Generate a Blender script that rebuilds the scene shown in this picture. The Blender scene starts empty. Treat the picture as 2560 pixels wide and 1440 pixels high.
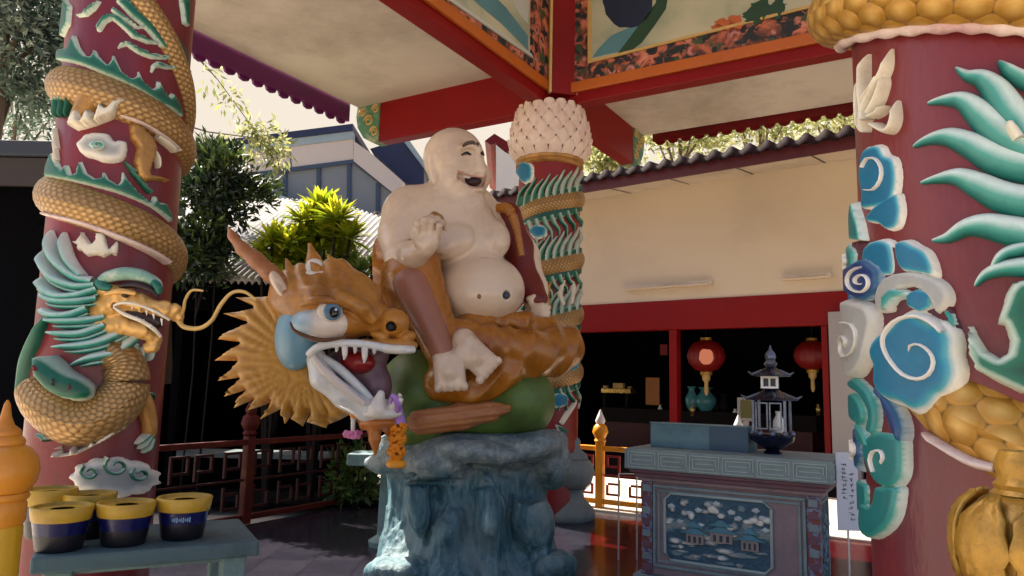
import bpy, math, random
import numpy as np
from mathutils import Vector, Matrix
from mathutils.geometry import delaunay_2d_cdt
random.seed(7); np.random.seed(7)
C = bpy.context.scene.collection
# ------------------------------------------------------------------ camera
EYE = 1.55; F = 1850.0
PITCH = math.atan(240 / F); SP, CP = math.sin(PITCH), math.cos(PITCH)
cam_data = bpy.data.cameras.new('camera'); cam = bpy.data.objects.new('camera', cam_data); C.objects.link(cam)
ROLL = .022
cam.location = (0, 0, EYE); cam.rotation_euler = (Matrix.Rotation(math.pi / 2 + PITCH, 3, 'X') @ Matrix.Rotation(ROLL, 3, 'Z')).to_euler()
cam_data.sensor_width = 36; cam_data.lens = F / 2560 * 36; cam_data.clip_end = 2000; cam_data.clip_start = 0.05
bpy.context.scene.camera = cam
def ray(px, py):
    u0 = (px - 1280) / F; v0 = (720 - py) / F
    u = u0 * math.cos(ROLL) - v0 * math.sin(ROLL); v = u0 * math.sin(ROLL) + v0 * math.cos(ROLL)
    return (u, CP - v * SP, SP + v * CP)
def P(px, py, Y):
    d = ray(px, py); t = Y / d[1]
    return Vector((d[0] * t, Y, EYE + d[2] * t))
def floor_at(px, py, z=0.0):
    d = ray(px, py); t = (z - EYE) / d[2]
    return Vector((d[0] * t, d[1] * t, z))
E1 = Vector((.791, -.6115, 0)).normalized(); E2 = Vector((.6115, .791, 0)).normalized()
def G(a, b, z): return E1 * a + E2 * b + Vector((0, 0, z))
def AB(p): return p.dot(E1), p.dot(E2)
# ------------------------------------------------------------------ objects
def link(o, parent=None):
    C.objects.link(o)
    if parent is not None:
        o.parent = parent
        o.matrix_parent_inverse = parent.matrix_basis.inverted()
    return o
def tag(o, label=None, cat=None, group=None, kind=None):
    if label: o['label'] = label
    if cat: o['category'] = cat
    if group: o['group'] = group
    if kind or label: o['kind'] = kind or 'thing'
    return o
def thing(name, loc, label, cat, group=None):
    o = bpy.data.objects.new(name, None); o.location = loc; C.objects.link(o)
    o.empty_display_size = .1
    return tag(o, label, cat, group)
def mesh(name, verts, faces, mat, parent=None, smooth=False, attrs=None, uv=None):
    me = bpy.data.meshes.new(name)
    me.from_pydata([tuple(map(float, v)) for v in verts], [], [tuple(int(i) for i in f) for f in faces])
    if attrs:
        for k, vals in attrs.items():
            a = me.attributes.new(k, 'FLOAT', 'POINT'); a.data.foreach_set('value', np.asarray(vals, np.float32))
    if uv is not None:
        l = me.uv_layers.new(name='UVMap')
        idx = np.empty(len(me.loops), np.int32); me.loops.foreach_get('vertex_index', idx)
        l.data.foreach_set('uv', np.asarray(uv, np.float32)[idx].ravel())
    if smooth: me.polygons.foreach_set('use_smooth', [True] * len(me.polygons))
    me.update()
    mats = mat if isinstance(mat, (list, tuple)) else [mat]
    for m in mats: me.materials.append(m)
    return link(bpy.data.objects.new(name, me), parent)
class MB:
    """collects shapes into one mesh"""
    def __init__(s): s.v = []; s.f = []
    def add(s, v, f):
        n = len(s.v); s.v += [tuple(x) for x in v]; s.f += [tuple(i + n for i in q) for q in f]; return s
    def gbox(s, a0, a1, b0, b1, z0, z1):
        v = [G(a, b, z) for z in (z0, z1) for a, b in ((a0, b0), (a1, b0), (a1, b1), (a0, b1))]
        return s.add(v, [(0, 3, 2, 1), (4, 5, 6, 7), (0, 1, 5, 4), (1, 2, 6, 5), (2, 3, 7, 6), (3, 0, 4, 7)])
    def box(s, c, h, ax=None):
        ax = ax or (Vector((1, 0, 0)), Vector((0, 1, 0)), Vector((0, 0, 1)))
        c = Vector(c)
        v = [c + ax[0] * (h[0] * x) + ax[1] * (h[1] * y) + ax[2] * (h[2] * z) for z in (-1, 1) for x, y in ((-1, -1), (1, -1), (1, 1), (-1, 1))]
        return s.add(v, [(0, 3, 2, 1), (4, 5, 6, 7), (0, 1, 5, 4), (1, 2, 6, 5), (2, 3, 7, 6), (3, 0, 4, 7)])
    def lathe(s, c, prof, n=24, sq=None):
        c = Vector(c); v = []; f = []
        for r, z in prof:
            for k in range(n):
                t = 2 * math.pi * k / n
                rr = r if sq is None else r * sq(t, z)
                v.append((c.x + rr * math.cos(t), c.y + rr * math.sin(t), c.z + z))
        for i in range(len(prof) - 1):
            for k in range(n):
                k2 = (k + 1) % n
                f.append((i * n + k, i * n + k2, (i + 1) * n + k2, (i + 1) * n + k))
        f.append(tuple(range(n - 1, -1, -1))); f.append(tuple((len(prof) - 1) * n + k for k in range(n)))
        return s.add(v, f)
    def tube(s, pts, rad, n=8):
        pts = [Vector(p) for p in pts]; v = []; f = []
        m = len(pts)
        for i, p in enumerate(pts):
            t = (pts[min(i + 1, m - 1)] - pts[max(i - 1, 0)]).normalized()
            up = Vector((0, 0, 1)) if abs(t.z) < .9 else Vector((0, 1, 0))
            x = t.cross(up).normalized(); y = x.cross(t).normalized()
            r = rad[i] if isinstance(rad, (list, tuple)) else rad
            for k in range(n):
                a = 2 * math.pi * k / n
                v.append(p + x * (r * math.cos(a)) + y * (r * math.sin(a)))
        for i in range(m - 1):
            for k in range(n):
                k2 = (k + 1) % n
                f.append((i * n + k, i * n + k2, (i + 1) * n + k2, (i + 1) * n + k))
        f.append(tuple(range(n - 1, -1, -1))); f.append(tuple((m - 1) * n + k for k in range(n)))
        return s.add(v, f)
    def prism(s, poly, off):
        """closed polygon (3-D points) extruded by vector off"""
        n = len(poly); off = Vector(off)
        v = [Vector(p) for p in poly] + [Vector(p) + off for p in poly]
        return s.add(v, [tuple(range(n)), tuple(range(2 * n - 1, n - 1, -1))] + [(k, k + n, (k + 1) % n + n, (k + 1) % n) for k in range(n)])
    def sphere(s, c, r, n=16, m=10):
        c = Vector(c); r = r if hasattr(r, '__len__') else (r, r, r)
        prof = [(math.sin(math.pi * j / m), -math.cos(math.pi * j / m)) for j in range(m + 1)]
        v = []; f = []
        for a, z in prof:
            for k in range(n):
                t = 2 * math.pi * k / n
                v.append((c.x + r[0] * a * math.cos(t), c.y + r[1] * a * math.sin(t), c.z + r[2] * z))
        for i in range(m):
            for k in range(n):
                k2 = (k + 1) % n
                f.append((i * n + k, i * n + k2, (i + 1) * n + k2, (i + 1) * n + k))
        return s.add(v, f)
    def build(s, name, mat, parent=None, smooth=False, bevel=0):
        o = mesh(name, s.v, s.f, mat, parent, smooth)
        if smooth:
            o.data.set_sharp_from_angle(angle=math.radians(50))
        if bevel:
            b = o.modifiers.new('bevel', 'BEVEL'); b.width = bevel; b.segments = 2; b.limit_method = 'ANGLE'
        return o
def catmull(pts, n=8):
    pts = [np.array(p, float) for p in pts]; out = []
    m = len(pts)
    for i in range(m - 1):
        p0, p1, p2, p3 = pts[max(i - 1, 0)], pts[i], pts[i + 1], pts[min(i + 2, m - 1)]
        for k in range(n):
            t = k / n
            out.append(.5 * ((2 * p1) + (p2 - p0) * t + (2 * p0 - 5 * p1 + 4 * p2 - p3) * t * t + (3 * p1 - p0 - 3 * p2 + p3) * t ** 3))
    out.append(pts[-1]); return out
# ------------------------------------------------------------------ materials
MATS = {}
def rgb(r, g, b):
    f = lambda c: c / 12.92 if c <= .04045 else ((c + .055) / 1.055) ** 2.4
    return (f(r / 255), f(g / 255), f(b / 255), 1)
class NT:
    def __init__(s, name):
        s.m = bpy.data.materials.new(name); s.m.use_nodes = True; s.t = s.m.node_tree; s.n = s.t.nodes
        s.b = s.n['Principled BSDF']
    def new(s, typ, **kw):
        n = s.n.new(typ)
        for k, v in kw.items(): setattr(n, k, v)
        return n
    def ln(s, a, b): s.t.links.new(a, b)
    def math(s, op, a, b=None, c=None):
        n = s.n.new('ShaderNodeMath'); n.operation = op
        for i, x in enumerate((a, b, c)):
            if x is None: continue
            if isinstance(x, (int, float)): n.inputs[i].default_value = x
            else: s.ln(x, n.inputs[i])
        return n.outputs[0]
    def ramp(s, fac, stops, interp='LINEAR'):
        n = s.n.new('ShaderNodeValToRGB'); n.color_ramp.interpolation = interp
        e = n.color_ramp.elements
        while len(e) < len(stops): e.new(.5)
        for k, (p, c) in zip(e, stops): k.position = p; k.color = c
        s.ln(fac, n.inputs[0]); return n.outputs[0]
    def noise(s, scale, detail=4, rough=.6, vec=None, dist=0):
        n = s.n.new('ShaderNodeTexNoise'); n.inputs['Scale'].default_value = scale; n.inputs['Detail'].default_value = detail
        n.inputs['Roughness'].default_value = rough; n.inputs['Distortion'].default_value = dist
        if vec is not None: s.ln(vec, n.inputs['Vector'])
        return n.outputs['Fac']
    def coord(s, scale=(1, 1, 1), which='Object'):
        t = s.n.new('ShaderNodeTexCoord'); m = s.n.new('ShaderNodeMapping'); m.inputs['Scale'].default_value = scale
        s.ln(t.outputs[which], m.inputs[0]); return m.outputs[0]
    def mul(s, col, fac, lo, hi):
        """multiply col by a value running lo..hi with fac"""
        r = s.math('MULTIPLY_ADD', fac, hi - lo, lo)
        n = s.n.new('ShaderNodeVectorMath'); n.operation = 'SCALE'
        if isinstance(col, tuple): n.inputs[0].default_value = col[:3]
        else: s.ln(col, n.inputs[0])
        s.ln(r, n.inputs['Scale']); return n.outputs[0]
    def mix(s, fac, a, b):
        n = s.n.new('ShaderNodeMix'); n.data_type = 'RGBA'
        for i, x in ((0, fac), (6, a), (7, b)):
            if isinstance(x, (int, float)): n.inputs[i].default_value = x
            elif isinstance(x, tuple): n.inputs[i].default_value = x
            else: s.ln(x, n.inputs[i])
        return n.outputs[2]
    def bump(s, h, strength=.3, dist=.02):
        n = s.n.new('ShaderNodeBump'); n.inputs['Strength'].default_value = strength; n.inputs['Distance'].default_value = dist
        s.ln(h, n.inputs['Height']); s.ln(n.outputs[0], s.b.inputs['Normal'])
    def col(s, c):
        if isinstance(c, tuple): s.b.inputs['Base Color'].default_value = c
        else: s.ln(c, s.b.inputs['Base Color'])
    def set(s, rough=.5, metal=0, spec=None):
        s.b.inputs['Roughness'].default_value = rough; s.b.inputs['Metallic'].default_value = metal
        if spec is not None: s.b.inputs['Specular IOR Level'].default_value = spec
        return s.m
def paint(name, c, rough=.45, var=.25, scale=6, bump=.15, dirt=None, dirt_amt=.5, stretch=(1, 1, 1), metal=0, spec=None):
    """a painted / plain surface with uneven tone, fine grain and optional dirt of another colour"""
    if name in MATS: return MATS[name]
    t = NT(name); vec = t.coord(stretch)
    n1 = t.noise(scale, 6, .65, vec); n2 = t.noise(scale * 9, 3, .6, vec)
    col = t.mul(c, n1, 1 - var, 1 + var)
    if dirt:
        d = t.ramp(t.noise(scale * .7, 8, .7, vec), [(.48, (0, 0, 0, 1)), (.68, (1, 1, 1, 1))])
        col = t.mix(t.math('MULTIPLY', d, dirt_amt), col, dirt)
    t.col(col)
    rr = t.math('MULTIPLY_ADD', n1, .25, rough - .12); t.ln(rr, t.b.inputs['Roughness'])
    t.bump(t.math('ADD', t.math('MULTIPLY', n1, .6), t.math('MULTIPLY', n2, .4)), bump, .02)
    MATS[name] = t.set(rough, metal, spec)
    t.ln(rr, t.b.inputs['Roughness'])
    return MATS[name]
def edged(name, stops, rough=.45, attr='e', var=.18):
    """airbrushed relief paint: colour runs with the painted distance from the rim (attribute e)"""
    if name in MATS: return MATS[name]
    t = NT(name); a = t.new('ShaderNodeAttribute', attribute_name=attr)
    n = t.noise(9, 5, .65, t.coord())
    f = t.math('ADD', a.outputs['Fac'], t.math('MULTIPLY_ADD', n, .24, -.12))
    col = t.ramp(f, stops)
    d = t.noise(26, 4, .7, t.coord())
    t.col(t.mul(col, d, 1 - var, 1 + var)); t.bump(d, .2, .006)
    MATS[name] = t.set(rough); return MATS[name]
def scales(name, base, dark, light, size, rough=.35, metal=.35):
    """fish scales on a tube, laid out in its UV (metres)"""
    t = NT(name); tc = t.new('ShaderNodeTexCoord'); sep = t.new('ShaderNodeSeparateXYZ'); t.ln(tc.outputs['UV'], sep.inputs[0])
    x = t.math('DIVIDE', sep.outputs[0], size); y = t.math('DIVIDE', sep.outputs[1], size)
    def cell(ox, oy):
        fx = t.math('SUBTRACT', t.math('FRACT', t.math('ADD', x, ox)), .5)
        fy = t.math('MULTIPLY', t.math('SUBTRACT', t.math('FRACT', t.math('MULTIPLY_ADD', y, .62, oy)), .5), 1.5)
        sx = t.math('ADD', fx, t.math('MULTIPLY', t.math('ABSOLUTE', fy), .0))
        return t.math('SQRT', t.math('ADD', t.math('MULTIPLY', sx, sx), t.math('MULTIPLY', fy, fy)))
    d = t.math('MINIMUM', cell(0, 0), cell(.5, .5))
    n = t.noise(5, 5, .6, t.coord()); n2 = t.noise(40, 3, .6, t.coord())
    col = t.ramp(d, [(0, light), (.36, base), (.47, base), (.56, dark)])
    col = t.mul(col, n, .62, 1.3); t.col(col)
    h = t.math('SUBTRACT', 1, t.math('MULTIPLY', t.math('POWER', d, 2.2), 3.0))
    t.bump(t.math('MULTIPLY_ADD', n2, .12, h), .75, size * .22)
    MATS[name] = t.set(rough, metal); return MATS[name]
# ------------------------------------------------------------------ surfaces that relief is laid on
class Cyl:
    def __init__(s, cx, cy, R, R0=None): s.cx, s.cy, s.R = cx, cy, R; s.R0 = R0 or R; s.D = math.hypot(cx, cy)
    def lift(s, h): return Cyl(s.cx, s.cy, s.R + h * .75, s.R)
    def uv(s, px, py):
        d = ray(px, py); dx, dy = d[0], d[1]
        A = dx * dx + dy * dy; B = -(dx * s.cx + dy * s.cy); Cc = s.cx ** 2 + s.cy ** 2 - s.R ** 2
        disc = B * B - A * Cc
        t = (-B - math.sqrt(disc)) / A if disc > 0 else -B / A
        x, y = dx * t - s.cx, dy * t - s.cy
        base = math.atan2(-s.cy, -s.cx)
        th = math.atan2(y, x) - base
        th = (th + math.pi) % (2 * math.pi) - math.pi
        if disc <= 0:
            miss = math.hypot(x, y) - s.R
            th += math.copysign(miss / s.R * .9, th)
        return np.array((s.R0 * th, EYE + d[2] * t))
    def at(s, u, z, h):
        th = math.atan2(-s.cy, -s.cx) + u / s.R; r = s.R + h
        return Vector((s.cx + r * math.cos(th), s.cy + r * math.sin(th), z))
    def mpp(s): return (s.D - s.R) / (F * math.hypot(1, 0))
class Pln:
    """plane through o, axis u horizontal, z up, outward normal n towards the viewer"""
    def __init__(s, o, u, w=Vector((0, 0, 1))):
        s.o = Vector(o); s.u = Vector(u).normalized(); s.w = Vector(w).normalized(); s.n = s.u.cross(s.w)
        if s.n.dot(Vector((0, 0, EYE)) - s.o) < 0: s.n = -s.n
    def hit(s, px, py):
        d = Vector(ray(px, py)); c = Vector((0, 0, EYE)); t = (s.o - c).dot(s.n) / d.dot(s.n)
        return c + d * t
    def uv(s, px, py):
        p = s.hit(px, py) - s.o; return np.array((p.dot(s.u), p.dot(s.w)))
    def at(s, u, z, h): return s.o + s.u * float(u) + s.w * float(z) + s.n * float(h)
    def lift(s, h): return s
    def mpp(s): return (s.o - Vector((0, 0, EYE))).length / F
def inside(pts, poly):
    x, y = pts[:, 0], pts[:, 1]; r = np.zeros(len(pts), bool); n = len(poly)
    for i in range(n):
        x1, y1 = poly[i]; x2, y2 = poly[(i + 1) % n]
        c = ((y1 > y) != (y2 > y)) & (x < (x2 - x1) * (y - y1) / (y2 - y1 + 1e-12) + x1); r ^= c
    return r
def bdist(pts, poly):
    d = np.full(len(pts), 1e9); n = len(poly)
    for i in range(n):
        a, b = poly[i], poly[(i + 1) % n]; ab = b - a
        t = np.clip(((pts - a) @ ab) / (ab @ ab + 1e-12), 0, 1)
        d = np.minimum(d, np.linalg.norm(pts - (a + t[:, None] * ab), axis=1))
    return d
def relief(name, surf, poly, h, mat, parent, step=7, rim=None, fade=None, smooth_poly=False, raw=False, soft=False):
    """closed outline -> rounded raised relief on surf; attribute e = 0 at the rim to 1 at distance fade"""
    q = [np.array(p, float) for p in poly] if raw else [surf.lift(h).uv(*p) for p in poly]
    m = surf.mpp()
    if smooth_poly: q = catmull(q + [q[0]], 5)[:-1]
    st = step * m
    out = []
    for i in range(len(q)):
        a, b = q[i], q[(i + 1) % len(q)]; k = max(1, int(np.linalg.norm(b - a) / st))
        out += [a + (b - a) * j / k for j in range(k)]
    q = np.array(out)
    lo, hi = q.min(0), q.max(0)
    gx, gz = np.meshgrid(np.arange(lo[0], hi[0], st), np.arange(lo[1], hi[1], st)); gx[1::2] += st / 2
    g = np.stack([gx.ravel(), gz.ravel()], 1)
    g = g[inside(g, q)]
    if len(g): g = g[bdist(g, q) > st * .5]
    allp = np.concatenate([q, g]) if len(g) else q
    r = delaunay_2d_cdt([Vector(p) for p in allp], [], [list(range(len(q)))], 1, 1e-7)
    v2 = np.array([tuple(v) for v in r[0]]); fs = r[2]
    d = bdist(v2, q); rim = rim or max(h * 1.1, st * 1.2); fade = fade or rim * 2.2
    k = np.clip(d / rim, 0, 1); hh = h * np.sqrt(1 - (1 - k) ** 2) if not soft else .008 + (h - .008) * (1 - (1 - k) ** 2)
    hh[d < st * .05] = -.012
    vs = [surf.at(p[0], p[1], z) for p, z in zip(v2, hh)]
    return mesh(name, vs, fs, mat, parent, True, {'e': np.clip(d / fade, 0, 1)})
def ribbon(name, surf, pts, wid, h, mat, parent, n=6, sunk=.012, closed_tip=True, raw=False):
    """rounded tongue along a traced line; e = 0 on its upper side, 1 on its lower; t along it"""
    q = np.array(catmull([np.array(p, float) for p in pts] if raw else [surf.lift(h).uv(*p) for p in pts], n)); m = surf.mpp()
    w = np.interp(np.linspace(0, 1, len(q)), np.linspace(0, 1, len(wid)), wid) * (1 if raw else m) * .5
    tn = np.gradient(q, axis=0); tn /= np.linalg.norm(tn, axis=1)[:, None] + 1e-9
    nr = np.stack([-tn[:, 1], tn[:, 0]], 1); K = 9
    vs, e, tt, f = [], [], [], []
    for i in range(len(q)):
        for k in range(K):
            a = math.pi * k / (K - 1); c = math.cos(a)
            p = q[i] + nr[i] * (w[i] * c)
            hh = h * min(1, w[i] / (max(w) * .6)) * math.sin(a) if 0 < k < K - 1 else -sunk
            vs.append(surf.at(p[0], p[1], hh)); up = c * (1 if nr[i][1] >= 0 else -1)
            e.append(.5 - .5 * up); tt.append(i / (len(q) - 1))
    for i in range(len(q) - 1):
        for k in range(K - 1):
            f.append((i * K + k, i * K + k + 1, (i + 1) * K + k + 1, (i + 1) * K + k))
    f.append(tuple(range(K))); f.append(tuple((len(q) - 1) * K + k for k in range(K - 1, -1, -1)))
    return mesh(name, vs, f, mat, parent, True, {'e': e, 't': tt})
def body_tube(name, pts, rad, mat, parent, seg=20, squash=None):
    """round body along 3-D points with UV in metres"""
    pts = [Vector(p) for p in pts]; m = len(pts); v, uv, f = [], [], []; L = 0
    xprev = None
    for i, p in enumerate(pts):
        if i: L += (p - pts[i - 1]).length
        t = (pts[min(i + 1, m - 1)] - pts[max(i - 1, 0)]).normalized()
        x = t.cross(Vector((0, 0, 1)))
        if x.length < .05: x = xprev or Vector((1, 0, 0))
        x.normalize(); xprev = x; y = x.cross(t).normalized()
        r = rad[i] if isinstance(rad, (list, tuple, np.ndarray)) else rad
        for k in range(seg + 1):
            a = 2 * math.pi * k / seg
            v.append(p + x * (r * math.cos(a)) + y * (r * math.sin(a))); uv.append((L, a * r))
    K = seg + 1
    for i in range(m - 1):
        for k in range(seg): f.append((i * K + k, (i + 1) * K + k, (i + 1) * K + k + 1, i * K + k + 1))
    f.append(tuple(range(seg))); f.append(tuple((m - 1) * K + k for k in range(seg - 1, -1, -1)))
    return mesh(name, v, f, mat, parent, True, None, uv)
# ------------------------------------------------------------------ implicit surfaces for the carved figures
def sm(a, b, k):
    h = np.clip(.5 + .5 * (b - a) / k, 0, 1); return b + h * (a - b) - k * h * (1 - h)
def smx(a, b, k): return -sm(-a, -b, k)
class SDF:
    """solid in picture-sized units x right, y up, d away (1 unit = 1 photo pixel at the statue's depth)"""
    def __init__(s, lo, hi, step):
        ax = [np.arange(l, h + step, step, dtype=np.float32) for l, h in zip(lo, hi)]
        s.lo = np.array(lo, float); s.step = step; s.ax = ax
        s.X, s.Y, s.D = np.meshgrid(*ax, indexing='ij'); s.V = np.full(s.X.shape, 1e3, np.float32)
    def ell(s, c, r, rot=0, tilt=0):
        """ellipsoid; rot turns in the picture plane (deg), tilt turns about the vertical"""
        x, y, d = s.X - c[0], s.Y + c[1], s.D - c[2]
        if tilt:
            ct, st = math.cos(math.radians(tilt)), math.sin(math.radians(tilt)); x, d = x * ct + d * st, -x * st + d * ct
        if rot:
            cr, sr = math.cos(math.radians(rot)), math.sin(math.radians(rot)); x, y = x * cr + y * sr, -x * sr + y * cr
        k0 = np.sqrt((x / r[0]) ** 2 + (y / r[1]) ** 2 + (d / r[2]) ** 2) + 1e-6
        k1 = np.sqrt((x / r[0] ** 2) ** 2 + (y / r[1] ** 2) ** 2 + (d / r[2] ** 2) ** 2) + 1e-9
        return k0 * (k0 - 1) / k1
    def cap(s, a, b, ra, rb):
        a = np.array((a[0], -a[1], a[2]), np.float32); b = np.array((b[0], -b[1], b[2]), np.float32); ab = b - a
        px, py, pd = s.X - a[0], s.Y - a[1], s.D - a[2]
        t = np.clip((px * ab[0] + py * ab[1] + pd * ab[2]) / (ab @ ab), 0, 1)
        return np.sqrt((px - t * ab[0]) ** 2 + (py - t * ab[1]) ** 2 + (pd - t * ab[2]) ** 2) - (ra + (rb - ra) * t)
    def box(s, c, h, rot=0, rad=10):
        x, y, d = s.X - c[0], s.Y + c[1], s.D - c[2]
        cr, sr = math.cos(math.radians(rot)), math.sin(math.radians(rot)); x, y = x * cr + y * sr, -x * sr + y * cr
        q = [np.abs(a) - (b - rad) for a, b in zip((x, y, d), h)]
        return np.sqrt(sum(np.maximum(a, 0) ** 2 for a in q)) + np.minimum(np.maximum(np.maximum(q[0], q[1]), q[2]), 0) - rad
    def chain(s, pts, rad, k=8):
        for i in range(len(pts) - 1): s.add(s.cap(pts[i], pts[i + 1], rad[i], rad[i + 1]), k)
        return s
    def add(s, d, k=10): s.V = sm(s.V, d, k); return s
    def cut(s, d, k=6): s.V = smx(s.V, -d, k); return s
    def noise(s, amp, freq, seed=0, sx=1, sy=1, sd=1, n=7):
        r = np.random.RandomState(seed); o = 0
        for _ in range(n):
            w = r.randn(3); w /= np.linalg.norm(w); w *= freq * r.uniform(.6, 1.5)
            o = o + np.sin(s.X * w[0] * sx + s.Y * w[1] * sy + s.D * w[2] * sd + r.uniform(0, 6.28))
        return o * (amp / math.sqrt(n))
    def mesh(s, name, Z, mat, parent, attrs=None):
        V = s.V; n = V < 0; st = s.step; shp = np.array(V.shape) - 1
        acc = np.zeros(tuple(shp) + (3,), np.float32); cnt = np.zeros(tuple(shp), np.float32)
        def sl(o): return tuple(slice(o[i], o[i] + shp[i]) for i in range(3))
        cor = [(i, j, k) for i in (0, 1) for j in (0, 1) for k in (0, 1)]
        for c in cor:
            for ax in range(3):
                if c[ax]: continue
                c2 = list(c); c2[ax] = 1
                a, b = V[sl(c)], V[sl(c2)]; ch = (a < 0) != (b < 0)
                t = np.where(ch, a / np.where(ch, a - b, 1), 0)
                for q in range(3): acc[..., q] += np.where(ch, c[q] + (t if q == ax else 0), 0)
                cnt += ch
        act = cnt > 0; idx = -np.ones(tuple(shp), np.int64); idx[act] = np.arange(act.sum())
        ii = np.argwhere(act); pos = (ii + acc[act] / cnt[act][:, None]) * st + s.lo
        faces = []
        for ax in range(3):
            o1, o2 = [(1, 2), (2, 0), (0, 1)][ax]
            a = [slice(1, shp[i]) for i in range(3)]; a[ax] = slice(0, shp[ax])
            b = list(a); b[ax] = slice(1, shp[ax] + 1)
            n0, n1 = n[tuple(a)], n[tuple(b)]; ch = np.argwhere(n0 != n1)
            if not len(ch): continue
            base = ch + np.array([0 if i == ax else 1 for i in range(3)])
            fl = n0[tuple(ch.T)]
            def get(d1, d2):
                q = base.copy(); q[:, o1] -= d1; q[:, o2] -= d2; return idx[tuple(q.T)]
            Q = np.stack([get(0, 0), get(1, 0), get(1, 1), get(0, 1)], 1); Q[~fl] = Q[~fl][:, ::-1]
            faces.append(Q)
        fc = np.concatenate(faces); fc = fc[(fc >= 0).all(1)]
        s.pos = pos
        vs = [P(x, -y, Z + d * Z / F) for x, y, d in pos]
        at = attrs(pos) if attrs else None
        return mesh(name, vs, fc, mat, parent, True, at)
# ================================================================== light
SC = bpy.context.scene
w = bpy.data.worlds.new('World'); SC.world = w; w.use_nodes = True
EXPO = 1.7
SUN_EL = math.radians(50); SUN_DIR = Vector((-.75, .66, 0)).normalized()
sky = w.node_tree.nodes.new('ShaderNodeTexSky'); sky.sky_type = 'NISHITA'; sky.sun_disc = False
sky.sun_elevation = SUN_EL; sky.sun_rotation = math.atan2(SUN_DIR.x, SUN_DIR.y); sky.dust_density = 4; sky.air_density = .9
bgn = w.node_tree.nodes['Background']; bgn.inputs[1].default_value = .085
warm = w.node_tree.nodes.new('ShaderNodeVectorMath'); warm.operation = 'MULTIPLY'; warm.inputs[1].default_value = (.97, .98, 1.0)   # dusty tropical air
w.node_tree.links.new(sky.outputs[0], warm.inputs[0]); w.node_tree.links.new(warm.outputs[0], bgn.inputs[0])
sd = bpy.data.lights.new('sun', 'SUN'); sd.energy = 4.8; sd.angle = math.radians(.5); sd.color = (1, .93, .82)
so = bpy.data.objects.new('sun', sd); C.objects.link(so)
sv = SUN_DIR * math.cos(SUN_EL) + Vector((0, 0, math.sin(SUN_EL)))
so.rotation_euler = sv.to_track_quat('Z', 'Y').to_euler()
SC.view_settings.view_transform = 'Standard'; SC.view_settings.look = 'None'; SC.view_settings.exposure = EXPO
SC.cycles.max_bounces = 7; SC.cycles.diffuse_bounces = 4; SC.cycles.use_denoising = True
SC.cycles.sample_clamp_indirect = 4
# pale hazy sky behind the place: a far dome sector
def emis(name, c, s):
    m = bpy.data.materials.new(name); m.use_nodes = True; n = m.node_tree.nodes; n.clear()
    o = n.new('ShaderNodeOutputMaterial'); e = n.new('ShaderNodeEmission'); e.inputs[0].default_value = c; e.inputs[1].default_value = s
    m.node_tree.links.new(e.outputs[0], o.inputs[0]); return m
m_sky = emis('hazy_sky', rgb(248, 235, 218), 1 / 2 ** EXPO)
v, f = [], []
NA, NE = 36, 10
for j in range(NE + 1):
    el = math.radians(-3 + 39 * j / NE)
    for i in range(NA + 1):
        az = math.radians(-75 + 150 * i / NA)
        v.append((320 * math.sin(az) * math.cos(el), 320 * math.cos(az) * math.cos(el), EYE + 320 * math.sin(el)))
for j in range(NE):
    for i in range(NA): f.append((j * (NA + 1) + i, j * (NA + 1) + i + 1, (j + 1) * (NA + 1) + i + 1, (j + 1) * (NA + 1) + i))
tag(mesh('sky', v, f, m_sky, None, True), 'pale cream hazy sky behind the roofs', 'sky', kind='structure')
# ================================================================== materials
RED = paint('red_lacquer', rgb(122, 3, 4), .5, .2, 3, .08, spec=.25)
REDDK = paint('dark_red_paint', rgb(104, 10, 12), .55, .2, 3, .1, rgb(60, 15, 18), .5, spec=.25)
ORANGE = paint('ochre_moulding', rgb(178, 88, 18), .45, .2, 5, .12)
CREAM = paint('cream_plaster', rgb(208, 192, 172), .8, .1, 1.1, .12, rgb(150, 140, 118), .5)
SOFFIT = paint('stained_soffit', rgb(206, 194, 180), .85, .14, .6, .1, rgb(140, 126, 108), .6)
PURPLE = paint('purple_fascia', rgb(88, 10, 78), .5, .25, 4, .2, rgb(60, 10, 60), .6)
WHITE = paint('white_paint', rgb(225, 218, 208), .5, .1, 6, .1, rgb(170, 160, 150), .3)
GREENP = paint('faded_green_paint', rgb(70, 118, 88), .6, .3, 7, .15, rgb(190, 180, 140), .8)
PALEGOLD = paint('pale_gold_paint', rgb(196, 158, 92), .5, .25, 9, .15)
STEEL = paint('brushed_steel', rgb(200, 195, 190), .3, .1, 8, .03, metal=.7)
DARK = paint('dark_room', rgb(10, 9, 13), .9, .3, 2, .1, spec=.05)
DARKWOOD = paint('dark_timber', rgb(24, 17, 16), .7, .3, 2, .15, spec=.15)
TEALSTONE = paint('grey_green_stone', rgb(104, 128, 128), .75, .25, 5, .4, rgb(52, 64, 66), .7)
YELLOW = paint('yellow_paint', rgb(232, 150, 14), .4, .12, 5, .08, rgb(170, 90, 10), .5)
HALL_AXES = (E1, E2); E1 = Vector((.857, -.515, 0)).normalized(); E2 = Vector((.515, .857, 0)).normalized()   # the pavilion stands at a slight angle to the hall
PAV_AXES = (E1, E2)
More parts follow.
